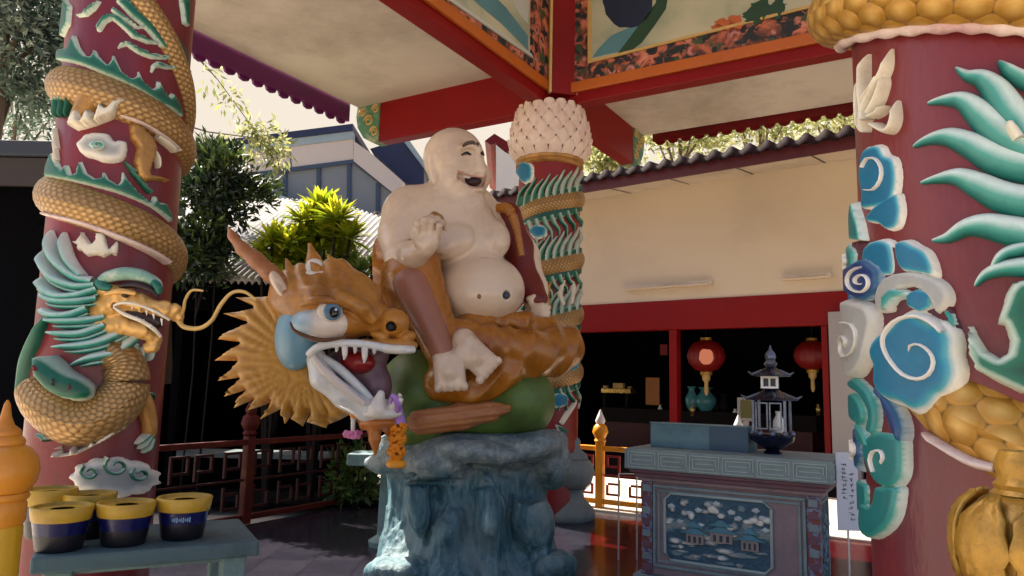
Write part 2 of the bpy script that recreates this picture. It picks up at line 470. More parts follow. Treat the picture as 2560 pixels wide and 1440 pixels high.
# floor
t = NT('grey_floor_tiles'); vec = t.coord()
br = t.new('ShaderNodeTexBrick'); t.ln(vec, br.inputs['Vector']); br.offset = 0
br.inputs['Scale'].default_value = 2.4; br.inputs['Brick Width'].default_value = 1; br.inputs['Row Height'].default_value = 1; br.inputs['Mortar Size'].default_value = .012
br.inputs['Color1'].default_value = rgb(46, 43, 52); br.inputs['Color2'].default_value = rgb(37, 35, 45); br.inputs['Mortar'].default_value = rgb(24, 22, 27)
n = t.noise(1.6, 7, .7, vec)
t.col(t.mul(br.outputs['Color'], n, .6, 1.35)); t.ln(t.math('MULTIPLY_ADD', n, .3, .04), t.b.inputs['Roughness'])
t.bump(t.noise(5, 3, .5, vec), .06, .01); M_FLOOR = t.m
M_CONC = paint('pale_concrete', rgb(190, 178, 160), .8, .16, .9, .25, rgb(120, 110, 98), .5)
# ================================================================== ground
o = mesh('ground', [(-400, -400, -.15), (400, -400, -.15), (400, 400, -.15), (-400, 400, -.15)], [(0, 1, 2, 3)], M_CONC)
tag(o, 'pale concrete yard around the pavilion', 'ground', kind='structure')
b = MB().gbox(-6.6, 3.4, 1.9, 8.72, -.149, 0)
tag(b.build('pavilion_floor', M_FLOOR, None, bevel=.01), 'dark grey tiled floor of the pavilion', 'floor', kind='structure')
MRED = paint('glossy_red_floor', rgb(58, 5, 9), .16, .2, 2, .04)
rf_ = [floor_at(*q_, .004) for q_ in ((1474, 1299), (1700, 1304), (2250, 1316), (2300, 1800), (1500, 1800))]
tag(mesh('red_floor', rf_, [(0, 1, 2, 3, 4)], MRED), 'glossy dark red painted floor around the altar', 'floor', kind='structure')
b = MB().gbox(-9.6, 4.0, 8.7215, 11.8, -.148, .03)
tag(b.build('path', M_CONC, None, bevel=.01), 'sunlit pale kerb and walk beyond the railing', 'path', kind='structure')
# ================================================================== pavilion roof frame
pav = thing('pavilion', G(-4.26, 7.94, 0), 'open pavilion roof of red beams, painted panels and pale stained soffits', 'pavilion')
ZB, ZT = 4.98, 5.58
A0, A1, B0, B1 = -4.26, .167, 2.5, 7.94
EA, EB = A0 - 3.2, B1 + 3.0
def beam(a0, a1, b0, b1):
    return MB().gbox(a0, a1, b0, b1, ZB, ZT).build('beam', RED, pav, bevel=.012)
beam(A0 - .1, A0 + .1, 1.2, EB - .45)
beam(EA + .45, A0 - .1015, B1 - .1, B1 + .1)
beam(A0 + .1015, 5.2, B1 - .1, B1 + .1)
beam(A1 - .1, A1 + .1, 1.2, B1 - .1015)
beam(A0 + .1015, A1 - .1015, B0 - .1, B0 + .1)
# painted, curled beam ends
def beam_end(base, axis, side):
    pr = [(0, ZB), (.12, ZB + .0), (.3, ZB + .1), (.42, ZB + .27), (.46, ZB + .45), (.44, ZT), (0, ZT)]
    poly = [base + axis * x + Vector((0, 0, z)) - side * .112 for x, z in pr]
    o = MB().prism(poly, side * .224).build('beam_end', GREENP, pav, bevel=.012)
    for dx, dz, r in ((.2, .34, .09), (.08, .5, .07), (.33, .48, .06), (.09, .16, .08)):
        c = base + axis * dx + Vector((0, 0, ZB + dz)) - side * .113
        cc = [c + axis * (r * math.cos(k * .5)) * (1 - k / 26) + Vector((0, 0, r * math.sin(k * .5) * (1 - k / 26))) for k in range(20)]
        MB().tube(cc, .016, 6).build('scroll', PALEGOLD, o, True)
beam_end(E1 * (EA + .45) + E2 * B1, -E1, E2)
beam_end(E1 * A0 + E2 * (EB - .45), E2, -E1)
# mouldings and painted boards above the beams, inside
MB().gbox(A0 + .1015, A0 + .15, B0 + .3, B1 - .15, ZB + .13, ZB + .26).build('moulding', ORANGE, pav, bevel=.01)
MB().gbox(A0 + .1015, A1 - .2, B1 - .15, B1 - .1015, ZB + .13, ZB + .26).build('moulding', ORANGE, pav, bevel=.01)
t = NT('painted_flower_border'); vec = t.coord()
vo = t.new('ShaderNodeTexVoronoi'); vo.inputs['Scale'].default_value = 5.5; t.ln(vec, vo.inputs['Vector'])
n1 = t.noise(3.2, 5, .6, vec, 1.2); n2 = t.noise(7, 5, .6, vec, .8)
base = t.ramp(n1, [(.32, rgb(40, 34, 34)), (.44, rgb(120, 62, 42)), (.54, rgb(196, 104, 72)), (.66, rgb(205, 132, 108))])
flw = t.ramp(vo.outputs['Distance'], [(.10, rgb(90, 70, 48)), (.24, rgb(206, 124, 112)), (.42, rgb(30, 32, 34))])
c = t.mix(t.ramp(n2, [(.47, (0, 0, 0, 1)), (.53, (1, 1, 1, 1))]), base, flw)
t.col(t.mix(t.ramp(t.noise(5, 3, .5, vec), [(.58, (0, 0, 0, 1)), (.64, (1, 1, 1, 1))]), c, rgb(58, 74, 46)))
M_BORDER = t.set(.6)
MB().gbox(A0 + .1015, A0 + .12, B0 + .3, B1 - .12, ZB + .261, 8.3).build('painted_border', M_BORDER, pav)
MB().gbox(A0 + .1015, A1 - .2, B1 - .12, B1 - .1015, ZB + .261, 8.3).build('painted_border', M_BORDER, pav)
dg, dt = (E1 - E2).normalized(), (E1 + E2).normalized(); pc = G(A0 + .10, B1 - .10, ZB + .10) + dt * .06
MB().prism([pc + dt * -.16 + dg * -.2, pc + dt * .16 + dg * -.2, pc + dt * .16 + dg * .22, pc + dt * -.16 + dg * .22], (0, 0, 3.19)).build('corner_post', RED, pav, bevel=.012)
for s in (-1, 1):
    q_ = pc + dt * (.178 * s) + dg * .2
    MB().prism([q_ + dt * -.016 + dg * -.03, q_ + dt * .016 + dg * -.03, q_ + dt * .016 + dg * .03, q_ + dt * -.016 + dg * .03], (0, 0, 3.18)).build('bead', PALEGOLD, pav)
# murals
far_pl = Pln(G(A0, B1 - .125, ZT), -E1); left_pl = Pln(G(A0 + .125, B1, ZT), E2)
def sheet(name, pl, poly, h, mat, parent, t=.02):
    q = [pl.uv(*p) for p in poly]
    return MB().prism([pl.at(a[0], a[1], h) for a in q], -pl.n * t).build(name, mat, parent)
t = NT('mural_pale'); vec = t.coord(); n = t.noise(1.1, 5, .55, vec)
t.col(t.ramp(n, [(.3, rgb(120, 132, 112)), (.5, rgb(176, 172, 142)), (.7, rgb(198, 186, 156))])); M_MUR = t.set(.6)
MUR_NAVY = paint('mural_navy', rgb(22, 30, 56), .6, .3, 3); MUR_GREEN = paint('mural_green', rgb(34, 66, 42), .6, .4, 6)
MUR_TEAL = paint('mural_teal', rgb(84, 128, 134), .6, .35, 3); MUR_OR = paint('mural_orange', rgb(186, 92, 44), .6, .3, 6)
MUR_WH = paint('mural_white', rgb(184, 184, 172), .6, .15, 3)
a = sheet('mural', far_pl, [(1478, 152), (2080, 2), (2420, -90), (2420, -700), (1478, -700)], .016, M_MUR, pav)
sheet('frame', far_pl, [(1471, 160), (2090, 5), (2420, -82), (2420, -91), (2080, 0), (1474, 153)], .021, PALEGOLD, a)
sheet('frame', far_pl, [(1471, 160), (1481, 156), (1481, -700), (1471, -700)], .022, PALEGOLD, a)
sheet('painted_shape', far_pl, [(1482, 146), (1500, 120), (1530, 90), (1600, 60), (1590, 90), (1568, 126)], .019, MUR_TEAL, a)
def blob(cx, cy, rx, ry, seed, k=22, j=.12):
    r = random.Random(seed)
    return [(cx + rx * math.cos(6.283 * i / k) * (1 + r.uniform(-j, j)), cy + ry * math.sin(6.283 * i / k) * (1 + r.uniform(-j, j))) for i in range(k)]
sheet('painted_shape', far_pl, blob(1572, 6, 62, 66, 3, 26, .05), .020, MUR_NAVY, a)
sheet('painted_shape', far_pl, [(1545, 136), (1580, 90), (1612, 45), (1640, 10), (1650, -30), (1672, -10), (1666, 24), (1640, 62), (1606, 108), (1580, 128)], .020, MUR_GREEN, a)
for k, (x, y, rx, ry) in enumerate(((1812, 62, 22, 15), (1842, 56, 18, 20), (1795, 70, 14, 8))): sheet('painted_plant', far_pl, blob(x, y, rx, ry, 20 + k, 16, .35), .0195, MUR_OR, a)
for k, (x, y, rx, ry) in enumerate(((1892, 36, 26, 24), (1940, 28, 30, 20), (1912, 14, 14, 30), (1950, 14, 12, 24), (1880, 48, 20, 10))): sheet('painted_plant', far_pl, blob(x, y, rx, ry, 30 + k, 18, .4), .0200 + k * .0005, MUR_GREEN, a)
a = sheet('mural', left_pl, [(1322, 138), (1110, -10), (900, -170), (900, -700), (1322, -700)], .016, M_MUR, pav)
sheet('frame', left_pl, [(1330, 146), (1108, -6), (900, -160), (900, -170), (1110, -14), (1326, 136)], .021, MUR_WH, a)
sheet('painted_shape', left_pl, [(1318, 128), (1250, 60), (1190, 10), (1150, -30), (1200, -40), (1262, 20), (1316, 90)], .019, MUR_TEAL, a)
sheet('painted_shape', left_pl, [(1316, 60), (1290, 30), (1262, -30), (1300, -40), (1318, 10)], .020, MUR_WH, a)
# soffits, fascias with drip tiles
def soff(poly, z):
    return MB().prism([G(a, b, z) for a, b in poly], (0, 0, .12)).build('soffit', SOFFIT, pav)
soff([(EA + .03, .6), (A0 - .103, .6), (A0 - .103, B1 - .103), (EA + .03, B1 - .103)], ZT - .02)
soff([(A0 + .103, B1 + .103), (5.5, B1 + .103), (5.5, EB - .03), (A0 + .103, EB - .03)], ZT - .02)
def fascia(p0, p1, out, mat, h):
    n = int((p1 - p0).length / .21); d = (p1 - p0) / n
    b = MB().prism([p0, p1, p1 + Vector((0, 0, h)), p0 + Vector((0, 0, h))], out * .05)
    for i in range(n):      # rounded drip tiles along the lower edge
        q = p0 + d * i
        pr = [q + d * .06 + Vector((0, 0, .03)), q + d * .2 - Vector((0, 0, .035)), q + d * .5 - Vector((0, 0, .055)), q + d * .8 - Vector((0, 0, .035)), q + d * .94 + Vector((0, 0, .03))]
        b.prism([x + out * .052 for x in pr], out * .035)
    return b.build('fascia', mat, pav)
fascia(G(EA, .6, ZT - .27), G(EA, B1 - .25, ZT - .27), -E1, PURPLE, .30)
fascia(G(A0 + .25, EB, ZT - .13), G(5.5, EB, ZT - .13), E2, REDDK, .22)
MB().gbox(A0 - .1, 5.2, B0 - .1, B1 + .1, 8.301, 8.5).build('ceiling', CREAM, pav)
MB().prism([G(EA, .6, ZT + .14), G(A0 - .21, .6, ZT + .14), G(A0 - .21, .6, ZT + 1.6)], E2 * (B1 - .8)).build('roof_slope', REDDK, pav)
MB().prism([G(A0 + .21, EB, ZT + .14), G(A0 + .21, B1 + .21, ZT + .14), G(A0 + .21, B1 + .21, ZT + 1.6)], E1 * 5.2).build('roof_slope', REDDK, pav)
# ================================================================== dragon pillars
TEALW = edged('teal_white_relief', [(0, rgb(206, 206, 190)), (.26, rgb(178, 196, 178)), (.46, rgb(22, 104, 80)), (1, rgb(0, 72, 56))])
BLUEW = edged('blue_white_relief', [(0, rgb(238, 230, 216)), (.34, rgb(230, 226, 214)), (.56, rgb(80, 160, 172)), (.8, rgb(4, 116, 146)), (1, rgb(0, 98, 132))])
NAVYW = edged('navy_white_relief', [(0, rgb(222, 224, 220)), (.25, rgb(160, 180, 190)), (.5, rgb(40, 92, 128)), (1, rgb(14, 44, 100))])
GREYW = edged('grey_white_relief', [(0, rgb(228, 222, 210)), (.5, rgb(206, 200, 188)), (1, rgb(150, 150, 146))])
TEALCL = edged('teal_cloud_relief', [(0, rgb(222, 222, 212)), (.28, rgb(190, 208, 200)), (.5, rgb(60, 150, 140)), (1, rgb(14, 104, 104))])
TONGUE = edged('teal_tongue', [(.02, rgb(224, 224, 212)), (.34, rgb(196, 212, 202)), (.6, rgb(60, 146, 134)), (.95, rgb(2, 92, 84))])
GOLDSC = scales('gold_scales', rgb(150, 112, 62), rgb(96, 68, 34), rgb(196, 160, 108), .034)
GOLDSC2 = scales('big_gold_scales', rgb(176, 126, 44), rgb(66, 42, 14), rgb(214, 170, 92), .08, .42, .25)
GOLD = paint('old_gold', rgb(176, 128, 66), .38, .35, 8, .3, rgb(96, 58, 24), .6, metal=.3)
GOLDY = paint('bright_gold', rgb(182, 136, 50), .36, .28, 7, .25, rgb(96, 66, 22), .7, metal=.3)
FLAME = paint('cream_flame', rgb(222, 212, 190), .5, .15, 9, .2, rgb(170, 130, 100), .5)
ROPE = paint('pinkish_rope', rgb(214, 190, 178), .5, .2, 8, .3, rgb(168, 110, 110), .7)
SHAFT_L = paint('plum_red_shaft', rgb(104, 24, 34), .36, .3, 3.2, .3, rgb(132, 8, 14), .8, stretch=(1, 1, .35))
SHAFT_R = paint('dull_red_shaft', rgb(112, 34, 36), .34, .3, 3.4, .3, rgb(92, 42, 56), .9, stretch=(1, 1, .35))
SHAFT_F = paint('red_shaft', rgb(124, 10, 10), .42, .15, 2, .1)
MOUTH = paint('dark_mouth', rgb(36, 10, 14), .5)
def shaft(parent, cyl, mat, z1, z0=0):
    b = MB().lathe((cyl.cx, cyl.cy, 0), [(cyl.R * 1.0, z0), (cyl.R, z0 + .01)] + [(cyl.R, z0 + (z1 - z0) * k / 8) for k in range(1, 9)], 64)
    return b.build('shaft', mat, parent, True)
def coil(name, cyl, pts, r_px, mat, parent, n=10, inset=.25, taper=None):
    """traced centre line on the visible side of the shaft -> round body lying half on it"""
    q = catmull([cyl.uv(*p) for p in pts], n); r = r_px * cyl.mpp()
    rr = [r * (np.interp(i / (len(q) - 1), [k / (len(taper) - 1) for k in range(len(taper))], taper) if taper else 1) for i in range(len(q))]
    return body_tube(name, [cyl.at(p[0], p[1], k * (1 - inset) - k * inset) for p, k in zip(q, rr)], rr, mat, parent, 20)
def helix(name, cyl, p0, p1, r, mat, parent, before=0, after=0, h=None):
    """coil through two traced picture points, carried on round the back at the same pitch"""
    u0, u1 = cyl.uv(*p0), cyl.uv(*p1); sl = (u1[1] - u0[1]) / (u1[0] - u0[0])
    us = np.linspace(u0[0] - before, u1[0] + after, 60)
    return body_tube(name, [cyl.at(u, u0[1] + (u - u0[0]) * sl, r * .55 if h is None else h) for u in us], r, mat, parent, 20)
def scallop(px, py, rx, ry, lobes=7, depth=.12, rot=0, n=56):
    out = []
    for i in range(n):
        a = 6.283 * i / n; k = 1 + depth * (abs(math.sin(lobes * a / 2 + rot)) - .6)
        out.append((px + rx * k * math.cos(a), py + ry * k * math.sin(a)))
    return out
def spiral(px, py, r, turns=1.6, start=0, n=26, r0=.12, ky=1.0, cw=1):
    return [(px + r * (r0 + (1 - r0) * i / n) * math.cos(cw * (start + turns * 6.283 * i / n)), py + ky * r * (r0 + (1 - r0) * i / n) * math.sin(cw * (start + turns * 6.283 * i / n))) for i in range(n + 1)]
def rel(name, cyl, poly, h, mat, parent, fade=14, step=7, rim=None, smooth_poly=False, soft=False):
    m = cyl.mpp(); return relief(name, cyl, poly, h, mat, parent, step, (rim or fade * .6) * m, fade * m, smooth_poly, soft=soft)
def z1(pts, s, ox=0, oy=0): return [(x / s + ox, y / s + oy) for x, y in pts]
# ------------------------------------------------------------------ left pillar
lp = thing('dragon_pillar', (-2.375, 4.32, 0), 'plum red pillar with a golden dragon head and teal mane, behind the yellow post', 'dragon pillar', 'pavilion dragon pillars')
CL = Cyl(-2.375, 4.32, .344)
sh = shaft(lp, CL, SHAFT_L, ZB)
MB().lathe((CL.cx, CL.cy, 0), [(.45, 0), (.46, .05), (.45, .12), (.40, .2), (.37, .3)], 40).build('base', TEALSTONE, lp, True)
cap_ = lambda c, parent, mat: MB().lathe((c.cx, c.cy, ZB - .75), [(.4, 0), (.46, .08), (.52, .25), (.53, .45), (.48, .62), (.4, .745)], 40).build('capital', mat, parent, True)
# coils of the dragon's body
helix('dragon_body', CL, (395, 60), (455, 190), .075, GOLDSC, lp, .22, .45, -.02)
helix('dragon_body', CL, (150, 212), (420, 318), .12, GOLDSC, lp, .35, .4, -.045)
helix('dragon_body', CL, (125, 490), (400, 600), .12, GOLDSC, lp, .35, .4, -.045)
# rope-like belly seam below the lowest coil
ribbon('belly_seam', CL, [(105, 533), (200, 556), (300, 592), (370, 622), (425, 655)], [10, 14, 15, 15, 15], .05, ROPE, lp)
ribbon('belly_seam', CL, [(300, 288), (350, 305), (410, 340), (450, 375)], [6, 12, 12, 12], .05, ROPE, lp)
fins = [
 z1([(280, 305), (284, 242), (308, 238), (332, 235), (362, 165), (386, 228), (420, 270), (448, 276), (462, 225), (490, 275), (535, 316), (548, 300), (555, 225), (580, 290), (612, 350), (660, 386), (684, 372), (695, 330), (715, 390), (765, 440), (786, 430), (795, 375), (820, 440), (852, 482), (872, 458), (905, 520), (925, 600), (800, 520), (650, 430), (500, 365), (400, 325)], 2),
 z1([(222, 890), (230, 830), (255, 755), (284, 822), (306, 842), (325, 808), (346, 866), (372, 862), (390, 775), (430, 860), (472, 886), (498, 880), (510, 832), (545, 890), (590, 916), (602, 900), (612, 830), (650, 900), (700, 960), (742, 992), (766, 1004), (776, 955), (802, 1010), (835, 1010), (868, 1080), (868, 1120), (750, 1030), (600, 970), (450, 930), (300, 898)], 2)]
for p in fins: rel('flame_fin', CL, p, .035, TEALW, lp, 15, 5)
# teal mane streaming at the top
for p in ([(465, 158), (474, 120), (500, 74), (545, 55), (600, 75), (660, 130), (700, 160), (760, 190), (806, 205), (798, 222), (740, 216), (660, 186), (600, 130), (555, 96), (525, 112), (500, 150)],
          [(575, 242), (592, 206), (640, 194), (700, 228), (760, 258), (830, 270), (872, 258), (890, 278), (840, 300), (760, 292), (690, 266), (630, 226), (600, 234)],
          [(754, 368), (760, 320), (790, 298), (850, 318), (908, 330), (902, 352), (840, 346), (792, 336), (772, 364)],
          [(345, 72), (400, 62), (430, 30), (470, 0), (510, -10), (470, 42), (425, 76), (380, 80)],
          [(640, -10), (720, 70), (800, 140), (870, 210), (945, 330), (900, 352), (866, 290), (800, 225), (735, 150), (650, 80), (560, -10)],
          [(560, 20), (620, 60), (690, 120), (750, 120), (730, 140), (680, 140), (600, 90), (540, 45)]):
    rel('mane_lock', CL, z1(p, 2), .035, TEALW, lp, 14, 5)
rel('mane_lock', CL, [(160, -8), (172, 10), (168, 60), (152, 90), (140, 88), (150, 50), (150, 0)], .03, TEALW, lp, 14, 5)
rel('mane_lock', CL, [(452, -8), (478, -8), (476, 70), (462, 60)], .03, TEALW, lp, 14, 5)
rel('mane_mass', CL, [(296, -8), (330, 26), (376, 58), (404, 106), (436, 150), (466, 196), (474, 150), (452, 96), (410, 50), (380, -8)], .022, TEALW, lp, 10, 5)
# clawed leg under the upper coil
ribbon('leg', CL, [(215, 235), (200, 265), (180, 295)], [60, 46, 30], .07, GOLD, lp)
for p in ([(165, 318), (176, 290), (196, 262), (200, 300), (222, 262), (232, 296), (248, 248), (262, 268), (282, 250), (330, 241), (300, 262), (288, 284), (270, 292), (230, 304), (195, 312)],):
    rel('claw', CL, p, .1, FLAME, lp, 9, 4)
for x in (138, 152, 168): ribbon('claw', CL, [(x, 235), (x - 3, 262), (x - 8, 290)], [7, 8, 3], .05, TEALW, lp)
# gold hind leg to the right
rel('leg', CL, z1([(645, 615), (690, 610), (730, 640), (775, 690), (795, 750), (770, 820), (760, 870), (800, 872), (850, 890), (870, 930), (840, 905), (780, 905), (730, 912), (690, 880), (676, 800), (690, 730), (655, 690)], 2), .06, GOLD, lp, 12, 5)
ribbon('claw', CL, [(395, 340), (420, 355), (445, 380)], [10, 14, 5], .06, FLAME, lp)
ribbon('claw', CL, [(385, 372), (398, 395), (400, 420)], [9, 12, 5], .05, FLAME, lp)
for x, y in ((318, 412), (330, 430), (344, 446), (358, 462)): ribbon('mane_lock', CL, [(x + 22, y + 18), (x + 6, y + 4), (x - 6, y - 10)], [12, 10, 3], .04, TEALW, lp)
for y in (300, 330, 360): ribbon('claw', CL, [(140, y + 70), (134, y + 40), (132, y + 20)], [3, 8, 3], .03, FLAME, lp)
# cloud
a = rel('cloud', CL, z1([(368, 715), (395, 690), (420, 665), (480, 655), (540, 662), (570, 695), (600, 692), (636, 706), (645, 740), (630, 790), (590, 808), (520, 808), (462, 790), (420, 780), (390, 760)], 2), .05, GREYW, lp, 22, 4, smooth_poly=True)
rel('swirl', CL, [(x, y) for x, y in scallop(246, 362, 30, 18, 5, .1)], .062, TEALCL, a, 22, 4)
ribbon('swirl', CL, spiral(246, 363, 20, 1.4, 0, 20, .1, .7), [4, 5, 5], .075, GREYW, a, 2)
# small white flame crest
rel('flame_crest', CL, z1([(345, 1195), (372, 1200), (392, 1180), (398, 1130), (420, 1172), (450, 1212), (470, 1200), (470, 1160), (500, 1160), (514, 1150), (530, 1190), (545, 1240), (560, 1222), (594, 1190), (598, 1240), (590, 1285), (560, 1270), (520, 1288), (480, 1275), (430, 1282), (400, 1255), (375, 1250), (380, 1225), (355, 1215)], 2), .04, FLAME, lp, 9, 4)
# the dragon's head, carved free of the shaft
ZL = 4.02
DGOLD = scales('mottled_gold', rgb(178, 124, 54), rgb(92, 54, 22), rgb(214, 164, 92), .022, .36, .25)
PTEAL = paint('pale_teal_paint', rgb(120, 158, 140), .5, .5, 14, .2, rgb(206, 206, 190), .9); DTEAL = paint('deep_teal_paint', rgb(14, 98, 82), .45, .3, 10, .15, rgb(90, 150, 130), .6)
def tubeL(name, pts, rad, mat, parent, n=8, sub=6):
    q = catmull(pts, sub); rr = list(np.interp(np.linspace(0, 1, len(q)), np.linspace(0, 1, len(rad)), rad) * ZL / F)
    return MB().tube([P(x, y, ZL + d * ZL / F) for x, y, d in q], rr, n).build(name, mat, parent, True)
hs_ = SDF((160, -920, -110), (490, -680, 90), 3)
hs_.V = hs_.cap((225, 775, 10), (290, 752, -20), 36, 34).astype(np.float32)
hs_.chain([(290, 750, -20), (345, 756, -28), (405, 774, -20), (446, 790, -8)], [32, 23, 18, 14], 12)
hs_.add(hs_.ell((436, 772, -16), (19, 13, 16)), 6); hs_.add(hs_.ell((412, 760, -26), (16, 9, 12)), 6); hs_.add(hs_.ell((290, 730, -26), (54, 18, 30), -6), 10)
hs_.chain([(230, 800, 0), (300, 812, -14), (356, 826, -14), (392, 850, 0)], [32, 22, 20, 14], 12); hs_.add(hs_.ell((378, 868, 0), (22, 16, 18)), 8)
hs_.chain([(446, 796, -6), (452, 806, -4)], [10, 6], 4)
hs_.cut(hs_.cap((288, 766, -50), (410, 812, -34), 9, 17), 3)
hs_.V += hs_.noise(1.6, .22, 12)
hd = hs_.mesh('dragon_head', ZL, DGOLD, lp)
q = SDF((270, -840, -60), (420, -740, 40), 4); q.V = q.cap((300, 770, -26), (392, 804, -16), 10, 18).astype(np.float32); q.mesh('mouth', ZL, MOUTH, hd)
tubeL('lip', [(284, 764, -50), (310, 757, -54), (352, 764, -50), (394, 782, -42), (424, 800, -26)], [3, 4, 4, 4, 3], FLAME, hd)
tubeL('lip', [(284, 768, -48), (312, 786, -46), (352, 802, -44), (384, 822, -36), (402, 842, -16)], [3, 5, 5, 5, 4], FLAME, hd)
for x, y, l_ in ((330, 764, 10), (348, 769, 11), (366, 776, 12), (384, 784, 14), (404, 796, 18)): tubeL('tooth', [(x, y, -48), (x + 1, y + l_, -46)], [3.4, .8], WHITE, hd)
for x, y in ((340, 800, ), (358, 808), (376, 820)): tubeL('tooth', [(x, y, -44), (x + 2, y - 10, -44)], [3, .8], WHITE, hd)
for pts, rd, mt in (([(238, 716, -30), (268, 694, -40), (312, 684, -44), (356, 690, -40), (392, 708, -30), (402, 726, -24)], [8, 15, 17, 15, 12, 4], PTEAL), ([(300, 716, -44), (340, 712, -46), (376, 724, -40), (396, 744, -30)], [7, 9, 8, 4], MOUTH),
                    ([(244, 706, -40), (258, 716, -48), (278, 722, -48)], [10, 12, 8], DTEAL), ([(380, 700, -36), (394, 716, -36), (398, 734, -30)], [9, 11, 7], DTEAL), ([(262, 736, -56), (300, 728, -58), (340, 734, -54)], [5, 8, 5], DGOLD)):
    tubeL('crest' if mt is not MOUTH else 'brow', pts, rd, mt, hd, 12)
tubeL('eye', [(306, 738, -52), (314, 738, -54), (322, 739, -52)], [4, 7, 4], MOUTH, hd, 12)
# mane locks blown back from the head, and beard
LK = [([(228, 702), (180, 690), (132, 650), (108, 598), (100, 570)], [30, 28, 24, 14, 3]), ([(200, 690), (165, 650), (150, 610), (140, 575)], [22, 20, 14, 3]),
      ([(235, 712), (180, 714), (125, 692), (96, 650), (88, 620)], [26, 26, 24, 16, 4]), ([(240, 722), (185, 738), (130, 738), (96, 712), (84, 690)], [26, 26, 26, 18, 5]),
      ([(240, 745), (185, 752), (130, 750), (84, 728)], [22, 26, 24, 5]), ([(215, 770), (170, 786), (120, 786), (82, 768)], [24, 28, 24, 5]),
      ([(260, 792), (210, 800), (150, 802), (88, 798)], [22, 26, 24, 4]), ([(260, 812), (205, 832), (150, 834), (92, 828)], [26, 28, 22, 4]),
      ([(310, 826), (255, 852), (190, 864), (104, 866)], [30, 32, 26, 4]), ([(338, 846), (290, 880), (225, 894), (160, 914)], [34, 34, 26, 4])]
for pts, wd in LK: ribbon('mane_lock', CL, pts, [k_ * .8 for k_ in wd], .10, TONGUE, hd)
for pts, wd in LK[2:]: ribbon('mane_lock', CL, [(x + 6, y + 15) for x, y in pts[:-1]] + [((pts[-1][0] + pts[-2][0]) / 2, (pts[-1][1] + pts[-2][1]) / 2 + 13)], [k_ * .42 for k_ in wd], .07, TONGUE, hd)
for pts, wd in (([(338, 866), (338, 900), (352, 930), (376, 948)], [22, 26, 20, 3]), ([(360, 868), (356, 895), (360, 915)], [12, 14, 3]), ([(384, 872), (380, 892), (372, 904)], [10, 10, 3])):
    ribbon('beard', CL, pts, wd, .07, TONGUE, hd)
# whiskers: free wires curling away from the snout
tubeL('whisker', [(444, 800, -10), (462, 818, -20), (500, 820, -40), (530, 800, -50), (552, 762, -60), (580, 732, -66), (612, 730, -70), (640, 750, -70)], [6, 6, 5.5, 5, 5, 4.5, 4, 3], PALEGOLD, hd)
tubeL('whisker', [(448, 800, -10), (458, 776, -16), (464, 748, -22), (480, 726, -26), (508, 727, -30)], [5, 4.5, 4, 3.5, 2.5], PALEGOLD, hd)
# looped lower body, fin and claws
lob = catmull([(88, 972), (108, 1006), (146, 1036), (196, 1056), (248, 1044), (294, 1002), (314, 950), (298, 898), (262, 878)], 8)
q = [CL.uv(*p) for p in lob]; kk = np.linspace(0, 1, len(q))
body_tube('dragon_body', [CL.at(a_[0], a_[1], .015) for a_ in q], list(np.interp(kk, [0, .3, .6, .85, 1], [.085, .12, .13, .11, .07])), GOLDSC, lp, 22)
b_ = rel('dorsal_fin', CL, [(72, 888), (96, 884), (124, 900), (160, 926), (206, 944), (238, 964), (244, 985), (228, 1004), (190, 1008), (146, 1000), (104, 978), (76, 942)], .19, TEALW, lp, 22, 5, 20)
for x, y in ((100, 922), (142, 954), (178, 968)): rel('slot', CL, blob(x, y, 10, 16, x, 12, .15), .205, SHAFT_L, b_, 6, 4)
rel('flame_fin', CL, z1([(190, 905), (228, 900), (240, 850), (258, 892), (306, 885), (320, 820), (338, 875), (392, 855), (408, 790), (424, 838), (470, 800), (500, 745), (512, 675), (526, 740), (515, 790), (580, 740), (625, 690), (560, 780), (450, 850), (330, 900), (240, 912)], 1.8, 0, 640), .1, FLAME, lp, 9, 4)
ribbon('leg', CL, [(352, 980), (372, 1005), (384, 1050), (386, 1090)], [34, 36, 26, 18], .08, GOLD, lp)
for pts in ([(355, 985), (380, 985), (392, 1000)], [(378, 1086), (362, 1098), (348, 1112)], [(380, 1092), (368, 1110), (356, 1124)], [(384, 1096), (378, 1118), (366, 1134)]): ribbon('claw', CL, pts, [12, 10, 3], .06, TEALW, lp)
ribbon('claw', CL, [(112, 1100), (104, 1090), (84, 1086)], [20, 18, 6], .08, TEALW, lp)
a = rel('cloud', CL, scallop(288, 1195, 118, 52, 11, .12), .05, GREYW, lp, 26, 5)
for x, y, r in ((225, 1180, 24), (292, 1165, 32), (350, 1185, 24)): ribbon('swirl', CL, spiral(x, y, r, 1.1, 3.4, 20, .3, .8), [8, 10, 10], .07, TEALW, a, 2)
ribbon('mane_lock', CL, [(30, 985), (50, 920), (75, 850), (110, 780)], [16, 30, 26, 6], .06, TEALW, lp)
cap_(CL, lp, ROPE)
